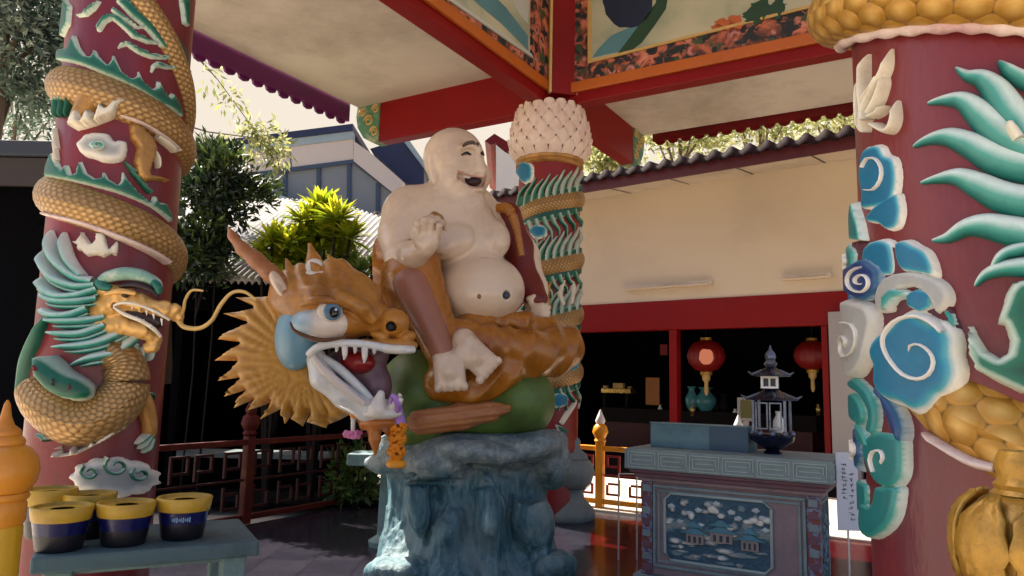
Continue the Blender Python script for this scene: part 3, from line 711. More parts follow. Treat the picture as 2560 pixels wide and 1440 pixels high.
# ------------------------------------------------------------------ right pillar
rp = thing('dragon_pillar', (1.457, 2.153, 0), 'thick red foreground pillar with blue spiral clouds and teal mane locks, nearest of all', 'dragon pillar', 'pavilion dragon pillars')
CR = Cyl(1.457, 2.153, .39)
shaft(rp, CR, SHAFT_R, ZB)
MB().lathe((CR.cx, CR.cy, 0), [(.5, 0), (.52, .05), (.5, .12), (.44, .2), (.4, .55), (.392, .6)], 48).build('base', TEALSTONE, rp, True)
helix('dragon_body', CR, (2150, 22), (2500, -6), .095, GOLDSC2, rp, .5, .4, .04)
qs = [CR.uv(*p) for p in [(2105, 108), (2150, 96), (2220, 84), (2300, 77), (2400, 74), (2500, 80), (2600, 90), (2700, 104)]]
qs = catmull(qs, 10)
rp_pts = [CR.at(p[0], p[1], .03) for p in qs]
body_tube('belly_seam', rp_pts, [.020 + .0035 * math.sin(i * .9) for i in range(len(rp_pts))], ROPE, rp, 12)
for pts, wd in (([(2380, 160), (2412, 180), (2450, 188), (2486, 215), (2520, 262), (2575, 340)], [6, 26, 40, 56, 66, 70]),
                ([(2306, 252), (2352, 244), (2400, 246), (2446, 278), (2500, 325), (2560, 366), (2640, 400)], [8, 26, 42, 60, 70, 66, 60]),
                ([(2266, 362), (2310, 344), (2364, 338), (2424, 358), (2490, 390), (2560, 408), (2640, 420)], [8, 26, 44, 58, 70, 74, 70]),
                ([(2286, 453), (2334, 442), (2388, 438), (2442, 458), (2500, 484), (2560, 498), (2640, 505)], [8, 24, 42, 58, 68, 72, 70]),
                ([(2316, 598), (2360, 590), (2408, 566), (2460, 560), (2530, 572), (2640, 594)], [8, 26, 40, 56, 66, 70]),
                ([(2430, 712), (2462, 684), (2510, 668), (2570, 664), (2640, 668)], [6, 24, 36, 46, 50]),
                ([(2498, 144), (2524, 170), (2560, 190), (2640, 230)], [8, 28, 36, 40]),
                ([(2470, 680), (2500, 640), (2540, 622), (2620, 610)], [4, 22, 30, 30])):
    ribbon('mane_lock', CR, pts, wd, .045, TONGUE, rp, 8)
ribbon('flame', CR, [(2548, 345), (2532, 320), (2522, 296)], [28, 26, 8], .07, FLAME, rp)
for pts, wd in (([(2150, 330), (2156, 270), (2180, 220), (2206, 170), (2212, 118)], [10, 26, 26, 18, 3]), ([(2158, 300), (2150, 230), (2150, 170), (2152, 134)], [16, 22, 14, 3]), ([(2152, 252), (2180, 212), (2198, 180)], [20, 26, 6]),
                ([(2168, 282), (2186, 250), (2200, 210), (2200, 186)], [20, 22, 16, 4]), ([(2170, 290), (2190, 280), (2204, 262)], [18, 18, 5]), ([(2178, 310), (2212, 326), (2230, 296), (2230, 248)], [16, 22, 18, 4]), ([(2145, 200), (2142, 260), (2148, 330)], [6, 14, 6])):
    ribbon('flame', CR, pts, [k_ * .72 for k_ in wd], .045, FLAME, rp, 6)
rel('cloud_bank', CR, [(2074, 610), (2130, 600), (2200, 602), (2300, 622), (2336, 690), (2366, 740), (2400, 800), (2410, 900), (2380, 980), (2310, 1034), (2230, 1010), (2256, 1080), (2252, 1180), (2238, 1250), (2216, 1310), (2180, 1330), (2164, 1300), (2168, 1180), (2140, 1060), (2112, 960), (2084, 870), (2070, 760)], .022, paint('shadow_red_paint', rgb(92, 16, 22), .5, .4, 9, .2, rgb(30, 60, 82), .8), rp, 16, 9)
def cloud(cyl, parent, poly, mat, h, fade, sp=(), sw=16, smat=None, smooth_poly=False):
    if cyl is CR and len(poly) < 50:
        mx_, my_ = sum(p[0] for p in poly) / len(poly), sum(p[1] for p in poly) / len(poly); poly = [(mx_ + (x - mx_) * 1.16, my_ + (y - my_) * 1.13) for x, y in poly]
    a = rel('cloud', cyl, poly, h, mat, parent, fade, 6, fade * .9, smooth_poly, True)
    for s_ in sp: ribbon('swirl', cyl, s_, [sw * .5, sw, sw, sw], h + .012, smat or WHITE, a, 2)
    return a
cloud(CR, rp, [(2152, 440), (2160, 385), (2182, 368), (2202, 370), (2212, 388), (2230, 396), (2238, 420), (2238, 462), (2226, 500), (2196, 512), (2160, 514), (2158, 480)], BLUEW, 0.027, 18, [[(2158, 474), (2184, 474), (2202, 450), (2204, 420), (2190, 398), (2168, 396), (2156, 418)]], 9, smooth_poly=True)
cloud(CR, rp, [(2170, 538), (2190, 514), (2236, 486), (2248, 506), (2250, 536), (2240, 566), (2216, 574), (2196, 560), (2174, 556)], BLUEW, 0.027, 16, smooth_poly=True)
rel('leaf', CR, [(2122, 600), (2116, 550), (2130, 500), (2148, 560), (2156, 604)], .03, TEALCL, rp, 14, 5)
cloud(CR, rp, scallop(2102, 650, 38, 48, 6, .1), TEALCL, 0.040, 18, [spiral(2098, 650, 26, 1.3, .6, 22, .15)], 9)
cloud(CR, rp, [(2160, 650), (2165, 618), (2190, 600), (2222, 606), (2234, 640), (2232, 684), (2200, 690), (2170, 690)], BLUEW, 0.031, 20, smooth_poly=True)
cloud(CR, rp, [(2238, 610), (2262, 600), (2290, 612), (2318, 630), (2334, 668), (2330, 690), (2290, 684), (2256, 676), (2242, 650)], BLUEW, 0.040, 19, smooth_poly=True)
cloud(CR, rp, scallop(2156, 700, 50, 56, 6, .08), NAVYW, 0.052, 17, [spiral(2156, 704, 36, 1.6, 1.0, 26, .12)], 11)
cloud(CR, rp, [(2070, 700), (2094, 706), (2110, 746), (2090, 770), (2068, 750)], NAVYW, 0.040, 14, smooth_poly=True)
cloud(CR, rp, [(2200, 742), (2216, 700), (2262, 682), (2316, 690), (2352, 712), (2366, 744), (2352, 772), (2330, 782), (2312, 748), (2280, 724), (2244, 740), (2240, 776), (2206, 778)], GREYW, 0.047, 14, smooth_poly=True)
rel('cloud', CR, [(2204, 740), (2230, 716), (2270, 722), (2284, 742), (2240, 752), (2206, 790)], .06, TEALCL, rp, 18, 6)
cloud(CR, rp, [(2074, 800), (2084, 762), (2112, 754), (2140, 756), (2170, 770), (2184, 800), (2176, 850), (2162, 900), (2138, 934), (2112, 930), (2102, 890), (2084, 850)], GREYW, 0.063, 20, [[(2120, 872), (2124, 850), (2112, 840), (2106, 866), (2118, 892), (2140, 880), (2150, 846), (2138, 812), (2112, 806)]], 11, GREYW, smooth_poly=True)
big = scallop(2288, 905, 122, 134, 6, .12, .4)
cloud(CR, rp, big, BLUEW, 0.067, 40, [[(2275, 882), (2282, 864), (2304, 862), (2328, 880), (2338, 906), (2326, 936), (2296, 948), (2262, 936), (2236, 908), (2220, 880), (2214, 850), (2226, 818), (2256, 796), (2294, 790), (2330, 806), (2356, 830)]], 17)
for poly, mt in (([(2118, 948), (2140, 940), (2170, 966), (2192, 1004), (2198, 1050), (2188, 1090), (2168, 1078), (2172, 1030), (2150, 990), (2124, 970)], TEALCL), ([(2122, 980), (2140, 978), (2160, 1010), (2166, 1050), (2150, 1066), (2130, 1040)], TEALCL),
                 ([(2196, 988), (2216, 986), (2246, 1026), (2260, 1070), (2256, 1104), (2240, 1106), (2226, 1070), (2210, 1030)], NAVYW), ([(2176, 960), (2206, 972), (2214, 1000), (2196, 1000)], NAVYW), ([(2140, 1040), (2164, 1080), (2176, 1120), (2150, 1110)], TEALCL)):
    rel('cloud', CR, poly, .05, mt, rp, 13, 5, 12, True, True)
cloud(CR, rp, [(2164, 1120), (2178, 1090), (2210, 1084), (2248, 1098), (2254, 1140), (2250, 1190), (2226, 1214), (2198, 1208), (2180, 1180), (2170, 1150)], TEALCL, 0.043, 15, [[(2204, 1160), (2212, 1146), (2206, 1128), (2188, 1128), (2180, 1150), (2188, 1180)]], 9, smooth_poly=True)
cloud(CR, rp, [(2188, 1218), (2236, 1220), (2240, 1254), (2228, 1300), (2200, 1330), (2170, 1340), (2158, 1310), (2160, 1256), (2176, 1262), (2184, 1250)], TEALCL, 0.040, 15, smooth_poly=True)
cloud(CR, rp, [(2352, 780), (2376, 776), (2392, 810), (2394, 846), (2376, 820)], TEALCL, 0.031, 13, smooth_poly=True)
cloud(CR, rp, scallop(2120, 1120, 34, 60, 6, .1), NAVYW, .04, 14, [spiral(2122, 1120, 22, 1.2, .5, 20, .2, 1.3)], 9)
cloud(CR, rp, scallop(2300, 750, 40, 34, 6, .1), BLUEW, .05, 15)
cloud(CR, rp, scallop(2150, 1240, 24, 44, 5, .1), TEALCL, .035, 12)
# body of the dragon with dorsal fin and belly rope at lower right
q = catmull([CR.uv(*p) for p in [(2280, 950), (2360, 1010), (2440, 1058), (2530, 1104), (2640, 1150), (2760, 1200)]], 8)
body_tube('dragon_body', [CR.at(p[0], p[1], -.055) for p in q], list(np.interp(np.linspace(0, 1, len(q)), [0, .3, 1], [.085, .105, .12])), GOLDSC2, rp, 24)
rel('dorsal_fin', CR, [(2410, 806), (2424, 812), (2440, 840), (2466, 876), (2496, 892), (2516, 880), (2522, 850), (2508, 812), (2486, 808), (2500, 770), (2512, 730), (2532, 700), (2600, 690), (2640, 990), (2552, 985), (2480, 952), (2432, 926), (2412, 880)], .06, TEALW, rp, 40, 7, 14)
ribbon('belly_seam', CR, [(2290, 1082), (2330, 1104), (2380, 1134), (2430, 1158), (2482, 1170)], [6, 16, 20, 24, 24], .06, ROPE, rp)
# ------------------------------------------------------------------ far pillar
fp = thing('dragon_pillar', (.438, 9, 0), 'slim red pillar with gold coils and lotus capital behind the laughing statue', 'dragon pillar', 'pavilion dragon pillars')
CF = Cyl(.438, 9, .385)
TEALW2 = edged('teal_flame_lock', [(0, rgb(206, 206, 190)), (.4, rgb(150, 176, 156)), (.7, rgb(24, 104, 80)), (1, rgb(4, 76, 60))])
shaft(fp, CF, SHAFT_F, ZB - .2)
for p0, p1 in (((1320, 528), (1430, 500)), ((1330, 680), (1430, 655)), ((1320, 822), (1430, 795)), ((1320, 965), (1430, 940))):
    helix('dragon_body', CF, p0, p1, .15, GOLDSC, fp, .45, .5, -.085)
    x0, y0, y1 = 1300, p0[1], p1[1]
    at_y = lambda x: y0 + (y1 - y0) * (x - 1320) / 110
    for k in range(9):      # tall flame locks above the coil, tips blown to the right
        x = 1292 + 19 * k; yb = at_y(x) - 22
        ribbon('flame_lock', CF, [(x, yb + 6), (x + 4, yb - 22), (x + 14, yb - 40), (x + 28, yb - 58 - 8 * (k % 2))], [17, 15, 11, 3], .045, TEALW2, fp, 4)
    for k in range(8):
        x = 1298 + 20 * k; yb = at_y(x) + 30
        ribbon('flame_lock', CF, [(x, yb - 6), (x + 8, yb + 14), (x + 20, yb + 30), (x + 22, yb + 46 + 8 * (k % 2))], [16, 13, 9, 3], .045, TEALW2, fp, 4)
    rel('flame_fin', CF, [(1290, at_y(1290) - 34), (1370, at_y(1370) - 34), (1456, at_y(1456) - 34), (1456, at_y(1456)), (1290, at_y(1290))], .03, TEALW, fp, 8, 5)
    rel('flame_fin', CF, [(1290, at_y(1290)), (1370, at_y(1370)), (1456, at_y(1456)), (1456, at_y(1456) + 36), (1370, at_y(1370) + 38), (1290, at_y(1290) + 36)], .03, TEALW, fp, 8, 5)
for x, y, rx, ry in ((1345, 578, 26, 20), (1312, 430, 22, 30), (1400, 1000, 26, 22), (1432, 905, 16, 30)): cloud(CF, fp, scallop(x, y, rx, ry, 5, .1), BLUEW, .05, 12)
for pts in ([(1340, 780), (1350, 745), (1345, 700)], [(1375, 775), (1368, 735), (1380, 700)], [(1410, 762), (1402, 730), (1415, 700)], [(1430, 760), (1436, 720), (1432, 700)], [(1396, 920), (1420, 890), (1440, 870)], [(1405, 1060), (1425, 1030), (1445, 1000)]): ribbon('flame', CF, pts, [12, 14, 4], .06, FLAME if pts[0][0] > 1400 else GOLD, fp)
a = rel('claw', CF, [(1380, 1100), (1398, 1080), (1388, 1060), (1410, 1066), (1424, 1076), (1412, 1096), (1420, 1110), (1400, 1106), (1390, 1120)], .06, TEALW, fp, 8, 4)
# lotus capital: overlapping pointed petals in rising rows on a bulged core
zc = P(1370, 385, 8.65).z; zt = ZB + .02
LOT = paint('lotus_petal', rgb(222, 198, 182), .6, .12, 6, .1, rgb(186, 130, 120), .4)
LOTD = paint('lotus_core', rgb(150, 96, 92), .6, .2, 6)
prof = [(.40, 0), (.455, .10), (.475, .24), (.45, .42), (.40, .58), (.365, zt - zc)]
lc = MB().lathe((CF.cx, CF.cy, zc), prof, 40).build('capital', LOTD, fp, True)
MB().lathe((CF.cx, CF.cy, zc - .1), [(.40, 0), (.425, .02), (.425, .045), (.41, .06), (.425, .075), (.425, .10), (.40, .115)], 40).build('gilt_ring', GOLD, fp, True)
pv, pf = [], []
H = zt - zc; ROWS = 6; NP = 17
for r in range(ROWS):
    for k in range(NP):
        th = 6.2832 * (k + .5 * (r % 2)) / NP; z0 = H * (r - .25) / ROWS; n0 = len(pv)
        for j in range(6):
            tz = j / 5; wdt = (.5 * 6.2832 / NP) * (1.02 * math.sqrt(max(0, 1 - tz ** 2.2))); z = z0 + tz * H / ROWS * 1.75
            zz = min(max(z, 0), H); rr = np.interp(zz, [p[1] for p in prof], [p[0] for p in prof]) + .012 + .035 * tz
            for i in range(5):
                x = (i - 2) / 2; pv.append((CF.cx + (rr + .022 * (1 - x * x)) * math.cos(th + wdt * x), CF.cy + (rr + .022 * (1 - x * x)) * math.sin(th + wdt * x), zc + zz - .0))
        for j in range(5):
            for i in range(4): pf.append((n0 + j * 5 + i, n0 + j * 5 + i + 1, n0 + (j + 1) * 5 + i + 1, n0 + (j + 1) * 5 + i))
mesh('petals', pv, pf, LOT, lc, True)
# ================================================================== rock pedestal, dragon turtle and laughing figure
ZS = 6.3
SKIN = paint('pale_skin_paint', rgb(216, 192, 168), .22, .12, 2.8, .14, rgb(172, 142, 122), .55)
ROBE = paint('ochre_robe', rgb(164, 102, 30), .28, .3, 4, .2, rgb(110, 44, 14), .6)
ROBEIN = paint('mauve_robe_panel', rgb(150, 98, 78), .4, .14, 3, .1, rgb(140, 74, 50), .5)
ROBERED = paint('dark_red_lining', rgb(104, 18, 12), .5, .25, 4, .12)
GREENB = paint('mossy_green_paint', rgb(84, 110, 48), .55, .28, 4, .25, rgb(56, 66, 34), .6)
FIN = paint('tan_fin', rgb(164, 106, 62), .5, .2, 5, .2, rgb(150, 70, 40), .5, stretch=(1, 1, 6))
HEADG = paint('ochre_head', rgb(180, 120, 46), .36, .3, 4, .25, rgb(112, 66, 24), .8)
MANE = edged('ochre_mane', [(.1, rgb(150, 98, 28)), (.5, rgb(184, 132, 46)), (.9, rgb(208, 166, 92))], .45)
t = NT('teal_rock_paint'); vec = t.coord((9, 9, 1.1)); n = t.noise(1.3, 7, .65, vec, .6); n2 = t.noise(2.2, 5, .6, t.coord())
c = t.ramp(n, [(.30, rgb(24, 56, 70)), (.46, rgb(54, 98, 110)), (.58, rgb(98, 132, 140)), (.74, rgb(160, 174, 174))])
ca = t.new('ShaderNodeAttribute', attribute_name='e').outputs['Fac']; capc = t.ramp(t.noise(9, 6, .7, t.coord()), [(.3, rgb(70, 96, 104)), (.5, rgb(122, 136, 138)), (.7, rgb(170, 176, 172))])
c = t.mix(t.ramp(n2, [(.48, (0, 0, 0, 1)), (.66, (1, 1, 1, 1))]), c, rgb(112, 132, 134))
t.col(t.mix(ca, c, capc)); t.bump(t.math('ADD', n, t.math('MULTIPLY', t.noise(22, 5, .7, t.coord()), .5)), .9, .04); ROCK = t.set(.55)
# ---- rock
rk = SDF((850, -1500, -330), (1490, -1040, 330), 5)
ang = np.arctan2(rk.D, rk.X - 1165); rad = np.sqrt((rk.X - 1165) ** 2 + rk.D ** 2); py = -rk.Y
R = np.interp(py, [1080, 1130, 1180, 1220, 1320, 1400, 1450, 1500], [200, 214, 196, 190, 206, 236, 262, 280]).astype(np.float32)
fl = rk.noise(10, .035, 3, 1, .14, 1) + rk.noise(5, .085, 4, 1, .10, 1) + rk.noise(3, .2, 14, 1, .12, 1) + 5 * np.abs(np.sin(ang * 13 + .012 * rk.Y + np.sin(rk.Y * .03)))
body = (rad - R + fl) * .85; body = np.maximum(body, np.maximum(1096 - py, py - 1500) * .9)
rk.V = body.astype(np.float32)
for c_, r_, ro in (((1000, 1150, -110), (90, 34, 110), 6), ((1090, 1160, -190), (70, 48, 60), -4), ((1190, 1130, -190), (120, 40, 90), -6), ((1320, 1120, -70), (100, 46, 130), 12), ((1375, 1160, -40), (50, 62, 70), 30),
                   ((1330, 1300, -150), (56, 90, 60), 14), ((1120, 1330, -196), (36, 60, 50), -14), ((1165, 1110, 0), (215, 34, 205), 0), ((1040, 1250, -190), (34, 90, 40), 4), ((1220, 1290, -200), (40, 100, 50), 4), ((1370, 1420, -120), (70, 50, 90), 20), ((1000, 1430, -170), (90, 40, 90), 0)):
    rk.add(rk.ell(c_, r_, ro) + rk.noise(4, .06, int(c_[0])), 22)
for c_, r_, ro in (((1292, 1186, -190), (56, 24, 70), -10), ((1330, 1228, -160), (44, 34, 80), 30), ((1150, 1215, -236), (110, 10, 30), 3), ((1170, 1400, -250), (26, 70, 30), 12), ((1270, 1380, -230), (20, 90, 30), -6), ((1070, 1390, -260), (34, 40, 26), 0), ((975, 1290, -140), (14, 110, 40), 0)):
    rk.cut(rk.ell(c_, r_, ro), 12)
rk.cut(rk.ell((1100, 1206, -232), (120, 9, 44), 2), 6); rk.cut(rk.ell((1230, 1172, -236), (70, 8, 44), -12), 6); rk.cut(rk.ell((1010, 1192, -180), (60, 8, 60), 10), 6)
rk.V += rk.noise(1.2, .3, 21)
rock = rk.mesh('rock_pedestal', ZS, ROCK, None, lambda p: {'e': np.clip((p[:, 1] + 1205) / 30 + .5 * np.sin(p[:, 0] * .05 + p[:, 2] * .03), 0, 1)})
tag(rock, 'blue grey carved rock with flowing streaks and dark hollows, under the green creature', 'pedestal')
# ---- creature: green shelled body with fin
cre = thing('dragon_turtle', P(1150, 1110, ZS), 'green bodied creature with an open mouthed ochre dragon head, lying on the blue rock', 'dragon statue')
b = SDF((930, -1125, -260), (1410, -840, 240), 6)
b.V = b.ell((1170, 1030, 0), (190, 105, 190)).astype(np.float32)
b.add(b.ell((1040, 985, -60), (92, 112, 130)), 24); b.add(b.ell((1300, 1005, -50), (88, 92, 150)), 24); b.add(b.ell((1060, 1075, -130), (80, 50, 70)), 20)
b.V += b.noise(1.5, .05, 5); b.V = np.maximum(b.V, (-b.Y - 1116))
b.mesh('body', ZS, GREENB, cre)
f_ = SDF((1010, -1110, -310), (1300, -980, -100), 4)
f_.V = f_.ell((1080, 1052, -222), (62, 30, 34), 4).astype(np.float32)
f_.chain([(1050, 1055, -222), (1150, 1042, -224), (1220, 1030, -205), (1276, 1018, -180)], [30, 33, 26, 9], 10)
f_.V += 1.6 * np.sin((-f_.Y + f_.X * .12) * .45)
f_.mesh('fin', ZS, FIN, cre)
PUP0 = paint('black_hollow', rgb(10, 8, 8), .6)
# ---- creature's head
h = SDF((640, -1140, -420), (1080, -640, -60), 4)
h.V = h.ell((800, 760, -235), (120, 84, 105), -6).astype(np.float32)
h.chain([(740, 740, -235), (860, 748, -245), (925, 788, -258), (985, 824, -266)], [70, 66, 44, 34], 20)
h.add(h.ell((984, 806, -284), (40, 36, 44)), 5); h.add(h.ell((1014, 842, -280), (26, 14, 30), 10), 4); h.add(h.ell((948, 838, -300), (24, 13, 20), -14), 4)
h.chain([(905, 856, -310), (950, 862, -312), (1000, 860, -304), (1036, 864, -284)], [9, 13, 14, 9], 5); h.add(h.ell((835, 800, -260), (96, 56, 84)), 18)
h.chain([(720, 745, -290), (790, 735, -330), (850, 742, -345), (905, 768, -335), (930, 800, -322)], [20, 22, 22, 20, 14], 12)
h.chain([(760, 690, -240), (840, 690, -250), (930, 730, -255)], [30, 40, 26], 20)
h.cut(h.cap((972, 816, -334), (982, 816, -306), 13, 11), 3)
for k_ in range(4): h.cut(h.cap((880 + 16 * k_, 706 + 8 * k_, -310), (912 + 14 * k_, 764 + 10 * k_, -322), 3, 3), 5)
h.cut(h.ell((900, 900, -270), (110, 32, 70), 10), 8)
h.V += 2.0 * np.sin(h.X * .16 + h.Y * .05) * np.clip((h.Y + 745) / 40, 0, 1) + h.noise(1.2, .08, 6)
head = h.mesh('head', ZS, HEADG, cre)
q = SDF((950, -850, -340), (1010, -780, -280), 2.5); q.V = q.ell((976, 817, -318), (12, 12, 9)).astype(np.float32); q.mesh('nostril', ZS, PUP0, head)
# spines on the brow
for pts, rd in (([(725, 720, -250), (728, 690, -250), (716, 648, -245)], [24, 17, 4]), ([(775, 710, -215), (784, 650, -210), (774, 610, -205)], [22, 17, 5]), ([(835, 700, -250), (836, 668, -250), (822, 640, -245)], [30, 19, 5]), ([(800, 700, -270), (790, 672, -275), (776, 655, -275)], [18, 12, 3])):
    q = SDF((670, -760, -320), (900, -590, -160), 4); q.chain(pts, rd, 10); q.mesh('spine', ZS, HEADG, head)
q = SDF((730, -720, -310), (860, -640, -190), 4); q.V = q.ell((790, 684, -265), (42, 10, 26), 4).astype(np.float32); q.add(q.ell((786, 668, -262), (24, 22, 18), 8), 8); q.mesh('crest_plate', ZS, WHITE, head)
# horn and ear
q = SDF((540, -760, -340), (760, -550, -180), 4)
q.chain([(702, 706, -270), (672, 680, -272), (640, 650, -268), (606, 622, -258), (580, 590, -248), (570, 566, -242)], [22, 21, 20, 16, 10, 3], 10)
q.mesh('horn', ZS, FIN, cre)
q = SDF((640, -790, -340), (760, -660, -200), 4); q.V = q.ell((704, 722, -290), (16, 46, 22), 34).astype(np.float32); q.add(q.ell((690, 700, -290), (14, 26, 18), 30), 8); q.cut(q.ell((708, 726, -316), (7, 30, 14), 34), 5)
q.mesh('ear', ZS, SKIN, cre)
# eye: white and blue socket, iris and pupil, dark rim
EYEW = edged('eye_white_to_blue', [(0, rgb(104, 156, 182)), (.25, rgb(170, 190, 198)), (.45, rgb(226, 210, 196)), (1, rgb(232, 214, 198))], .3)
q = SDF((700, -880, -400), (900, -730, -230), 4); q.V = q.ell((806, 806, -296), (84, 50, 62), 3).astype(np.float32)
def eyecol(p): return {'e': np.clip((p[:, 0] - 724) / 150, 0, 1)}
ey = q.mesh('eye_socket', ZS, EYEW, head, eyecol)
CHEEK = paint('sky_blue_paint', rgb(108, 152, 172), .4, .12, 4, .08)
q = SDF((640, -940, -380), (860, -720, -180), 5); q.V = q.ell((745, 836, -262), (58, 92, 62), -8).astype(np.float32); q.mesh('cheek', ZS, CHEEK, head)
IRIS = paint('blue_grey_iris', rgb(92, 126, 148), .2, .15, 20, .02); PUP = paint('black_gloss', rgb(12, 14, 20), .12, .1, 10, 0)
q = SDF((780, -830, -420), (880, -720, -300), 3); q.V = q.ell((824, 780, -348), (33, 30, 16)).astype(np.float32); q.mesh('eyeball', ZS, paint('eye_white', rgb(216, 202, 186), .25, .05, 8, .02), ey)
q = SDF((780, -830, -420), (880, -720, -300), 3); q.V = q.ell((830, 779, -358), (24, 23, 10)).astype(np.float32); q.mesh('iris', ZS, IRIS, ey)
q = SDF((790, -820, -420), (880, -730, -300), 2.5); q.V = q.ell((834, 781, -366), (14, 14, 6)).astype(np.float32); q.mesh('pupil', ZS, PUP, ey)
q = SDF((810, -800, -420), (860, -750, -340), 2); q.V = q.ell((840, 774, -371), (4, 4, 3)).astype(np.float32); q.mesh('glint', ZS, WHITE, ey)
def px_tube(name, pts, rad, mat, parent, n=8, Z=ZS, sub=6):
    q = catmull(pts, sub); rr = list(np.interp(np.linspace(0, 1, len(q)), np.linspace(0, 1, len(rad)), rad) * Z / F)
    return MB().tube([P(x, y, Z + d * Z / F) for x, y, d in q], rr, n).build(name, mat, parent, True)
px_tube('eyelid', [(726, 806, -345), (736, 826, -356), (770, 842, -362), (806, 850, -362), (846, 846, -356), (872, 838, -345)], [2, 3.5, 4.5, 4.5, 3, 1.5], paint('umber_line', rgb(92, 54, 24), .5), ey)
px_tube('eyelid', [(752, 762, -338), (790, 750, -354), (830, 751, -360), (876, 768, -350)], [5, 9, 9, 4], HEADG, ey)
# nostril rim, lips and jaws
LIP = paint('pale_blue_lip', rgb(214, 214, 212), .3, .12, 5, .08, rgb(138, 156, 170), .6)
GUM = paint('red_tongue', rgb(134, 22, 26), .3, .2, 4, .08); PALATE = paint('mauve_palate', rgb(112, 84, 94), .4, .2, 4, .1, rgb(90, 40, 52), .5)
q = SDF((750, -1060, -400), (1040, -840, -150), 5); q.V = q.ell((880, 912, -225), (100, 52, 60), 24).astype(np.float32); q.add(q.ell((930, 960, -225), (50, 60, 50), 10), 20); mo = q.mesh('mouth', ZS, PALATE, cre)
q = SDF((830, -960, -400), (970, -860, -230), 4); q.V = q.ell((895, 905, -280), (44, 30, 40), -6).astype(np.float32); q.mesh('tongue', ZS, GUM, mo)
px_tube('upper_lip', [(772, 886, -320), (800, 866, -338), (850, 858, -342), (910, 860, -340), (965, 870, -330), (1030, 876, -316)], [8, 9, 8, 8, 9, 6], LIP, head)
px_tube('upper_lip', [(960, 872, -330), (1000, 874, -322), (1034, 874, -300)], [9, 10, 8], WHITE, head)
for x, y, l, r in ((862, 866, 34, 9), (912, 866, 42, 10), (842, 864, 16, 6), (888, 868, 16, 6), (936, 872, 14, 6)):
    px_tube('tooth', [(x, y, -338), (x, y + l * .6, -344), (x - 2, y + l, -342)], [r * .8, r * .6, 1], WHITE, head)
j = SDF((740, -1150, -420), (1040, -860, -150), 4)
j.chain([(790, 895, -290), (806, 945, -300), (860, 990, -300), (920, 1026, -296), (960, 1040, -290)], [26, 30, 30, 30, 32], 14)
j.add(j.ell((950, 1030, -280), (52, 34, 46)), 12)
jaw = j.mesh('jaw', ZS, LIP, cre)
px_tube('gum_ridge', [(784, 892, -330), (815, 930, -340), (865, 974, -340), (910, 1010, -334)], [7, 9, 9, 6], paint('jaw_cream', rgb(214, 200, 190), .4, .1, 6, .05), jaw)
px_tube('gum_ridge', [(800, 890, -300), (846, 920, -312), (900, 970, -312), (930, 1000, -305)], [8, 10, 9, 6], LIP, jaw)
q = SDF((900, -1070, -420), (1030, -960, -250), 3); q.chain([(944, 1020, -330), (952, 985, -334)], [24, 10], 6); q.chain([(978, 1020, -320), (982, 990, -322)], [12, 4], 6); q.add(q.ell((955, 1035, -320), (50, 14, 24)), 8); q.mesh('lower_tooth', ZS, WHITE, jaw)
CHIN = paint('burnt_orange_chin', rgb(182, 108, 40), .42, .25, 5, .15, rgb(130, 50, 22), .6)
q = SDF((880, -1150, -390), (1030, -1020, -200), 4); q.V = q.ell((952, 1058, -288), (54, 19, 42)).astype(np.float32); q.chain([(934, 1064, -302), (937, 1098, -306), (938, 1136, -304)], [19, 14, 4], 10); q.chain([(972, 1066, -296), (968, 1084, -298)], [14, 7], 8); q.chain([(908, 1058, -296), (906, 1072, -298)], [12, 6], 8); q.mesh('chin', ZS, CHIN, jaw)
# mane: a deep ruff of pointed locks around cheek and jaw
mo_ = [(690, 738), (650, 742), (602, 756), (640, 768), (600, 778), (574, 792), (622, 806), (580, 824), (562, 850), (606, 856), (572, 876), (554, 898), (600, 902), (576, 926), (560, 944), (606, 942), (584, 962), (574, 980), (620, 972), (600, 990), (596, 1006), (640, 994), (628, 1010), (648, 1016), (684, 1002), (672, 1018), (656, 1030), (704, 1020), (704, 1034), (712, 1040), (738, 1020), (736, 1034), (728, 1046), (752, 1046), (776, 1022), (778, 1040), (768, 1056), (806, 1052), (820, 1030), (822, 1048), (806, 1066), (846, 1050), (872, 1036), (892, 1052), (904, 1040), (890, 1010), (850, 990), (800, 950), (780, 900), (770, 850), (760, 800), (720, 750)]
cm_ = np.array((735., 870.)); dm_ = [np.hypot(*(np.array(p_) - cm_)) for p_ in mo_]
mo_ = [tuple(cm_ + (np.array(p_) - cm_) * (1 + 20 / d_)) if 0 < i_ < len(mo_) - 8 and d_ > dm_[i_ - 1] and d_ > dm_[i_ + 1] else p_ for i_, (p_, d_) in enumerate(zip(mo_, dm_))]
mpl = Pln(P(740, 890, ZS - .80), (1, -.18, 0))
mv = relief('mane', mpl, mo_, .09, MANE, cre, 7, .07, .2)
# thicken: join a mirrored back so the ruff is a solid
me = mv.data; n0 = len(me.vertices); vs = [v.co.copy() for v in me.vertices]; fs = [tuple(p.vertices) for p in me.polygons]
ctr = mpl.o
def rid(v):
    k = v - ctr; x, y = k.dot(mpl.u), k.z
    a = math.atan2(y + .05, x - .1); return min(1, math.hypot(x, y) / .35) * (.009 * math.sin(a * 38 + .5 * math.sin(5 * math.hypot(x, y))) + .004 * math.sin(a * 91))
fr = [v + mpl.n * (rid(v) if (v - ctr).dot(mpl.n) > .03 else 0) for v in vs]
bkv = [v - mpl.n * (2 * max((v - ctr).dot(mpl.n), -.01) * .8 + .03) for v in vs]
cnt = {}
for f0 in fs:
    for a_, b__ in zip(f0, f0[1:] + f0[:1]): cnt[(a_, b__)] = 1
side = [(a_, b__, b__ + n0, a_ + n0) for a_, b__ in cnt if (b__, a_) not in cnt]
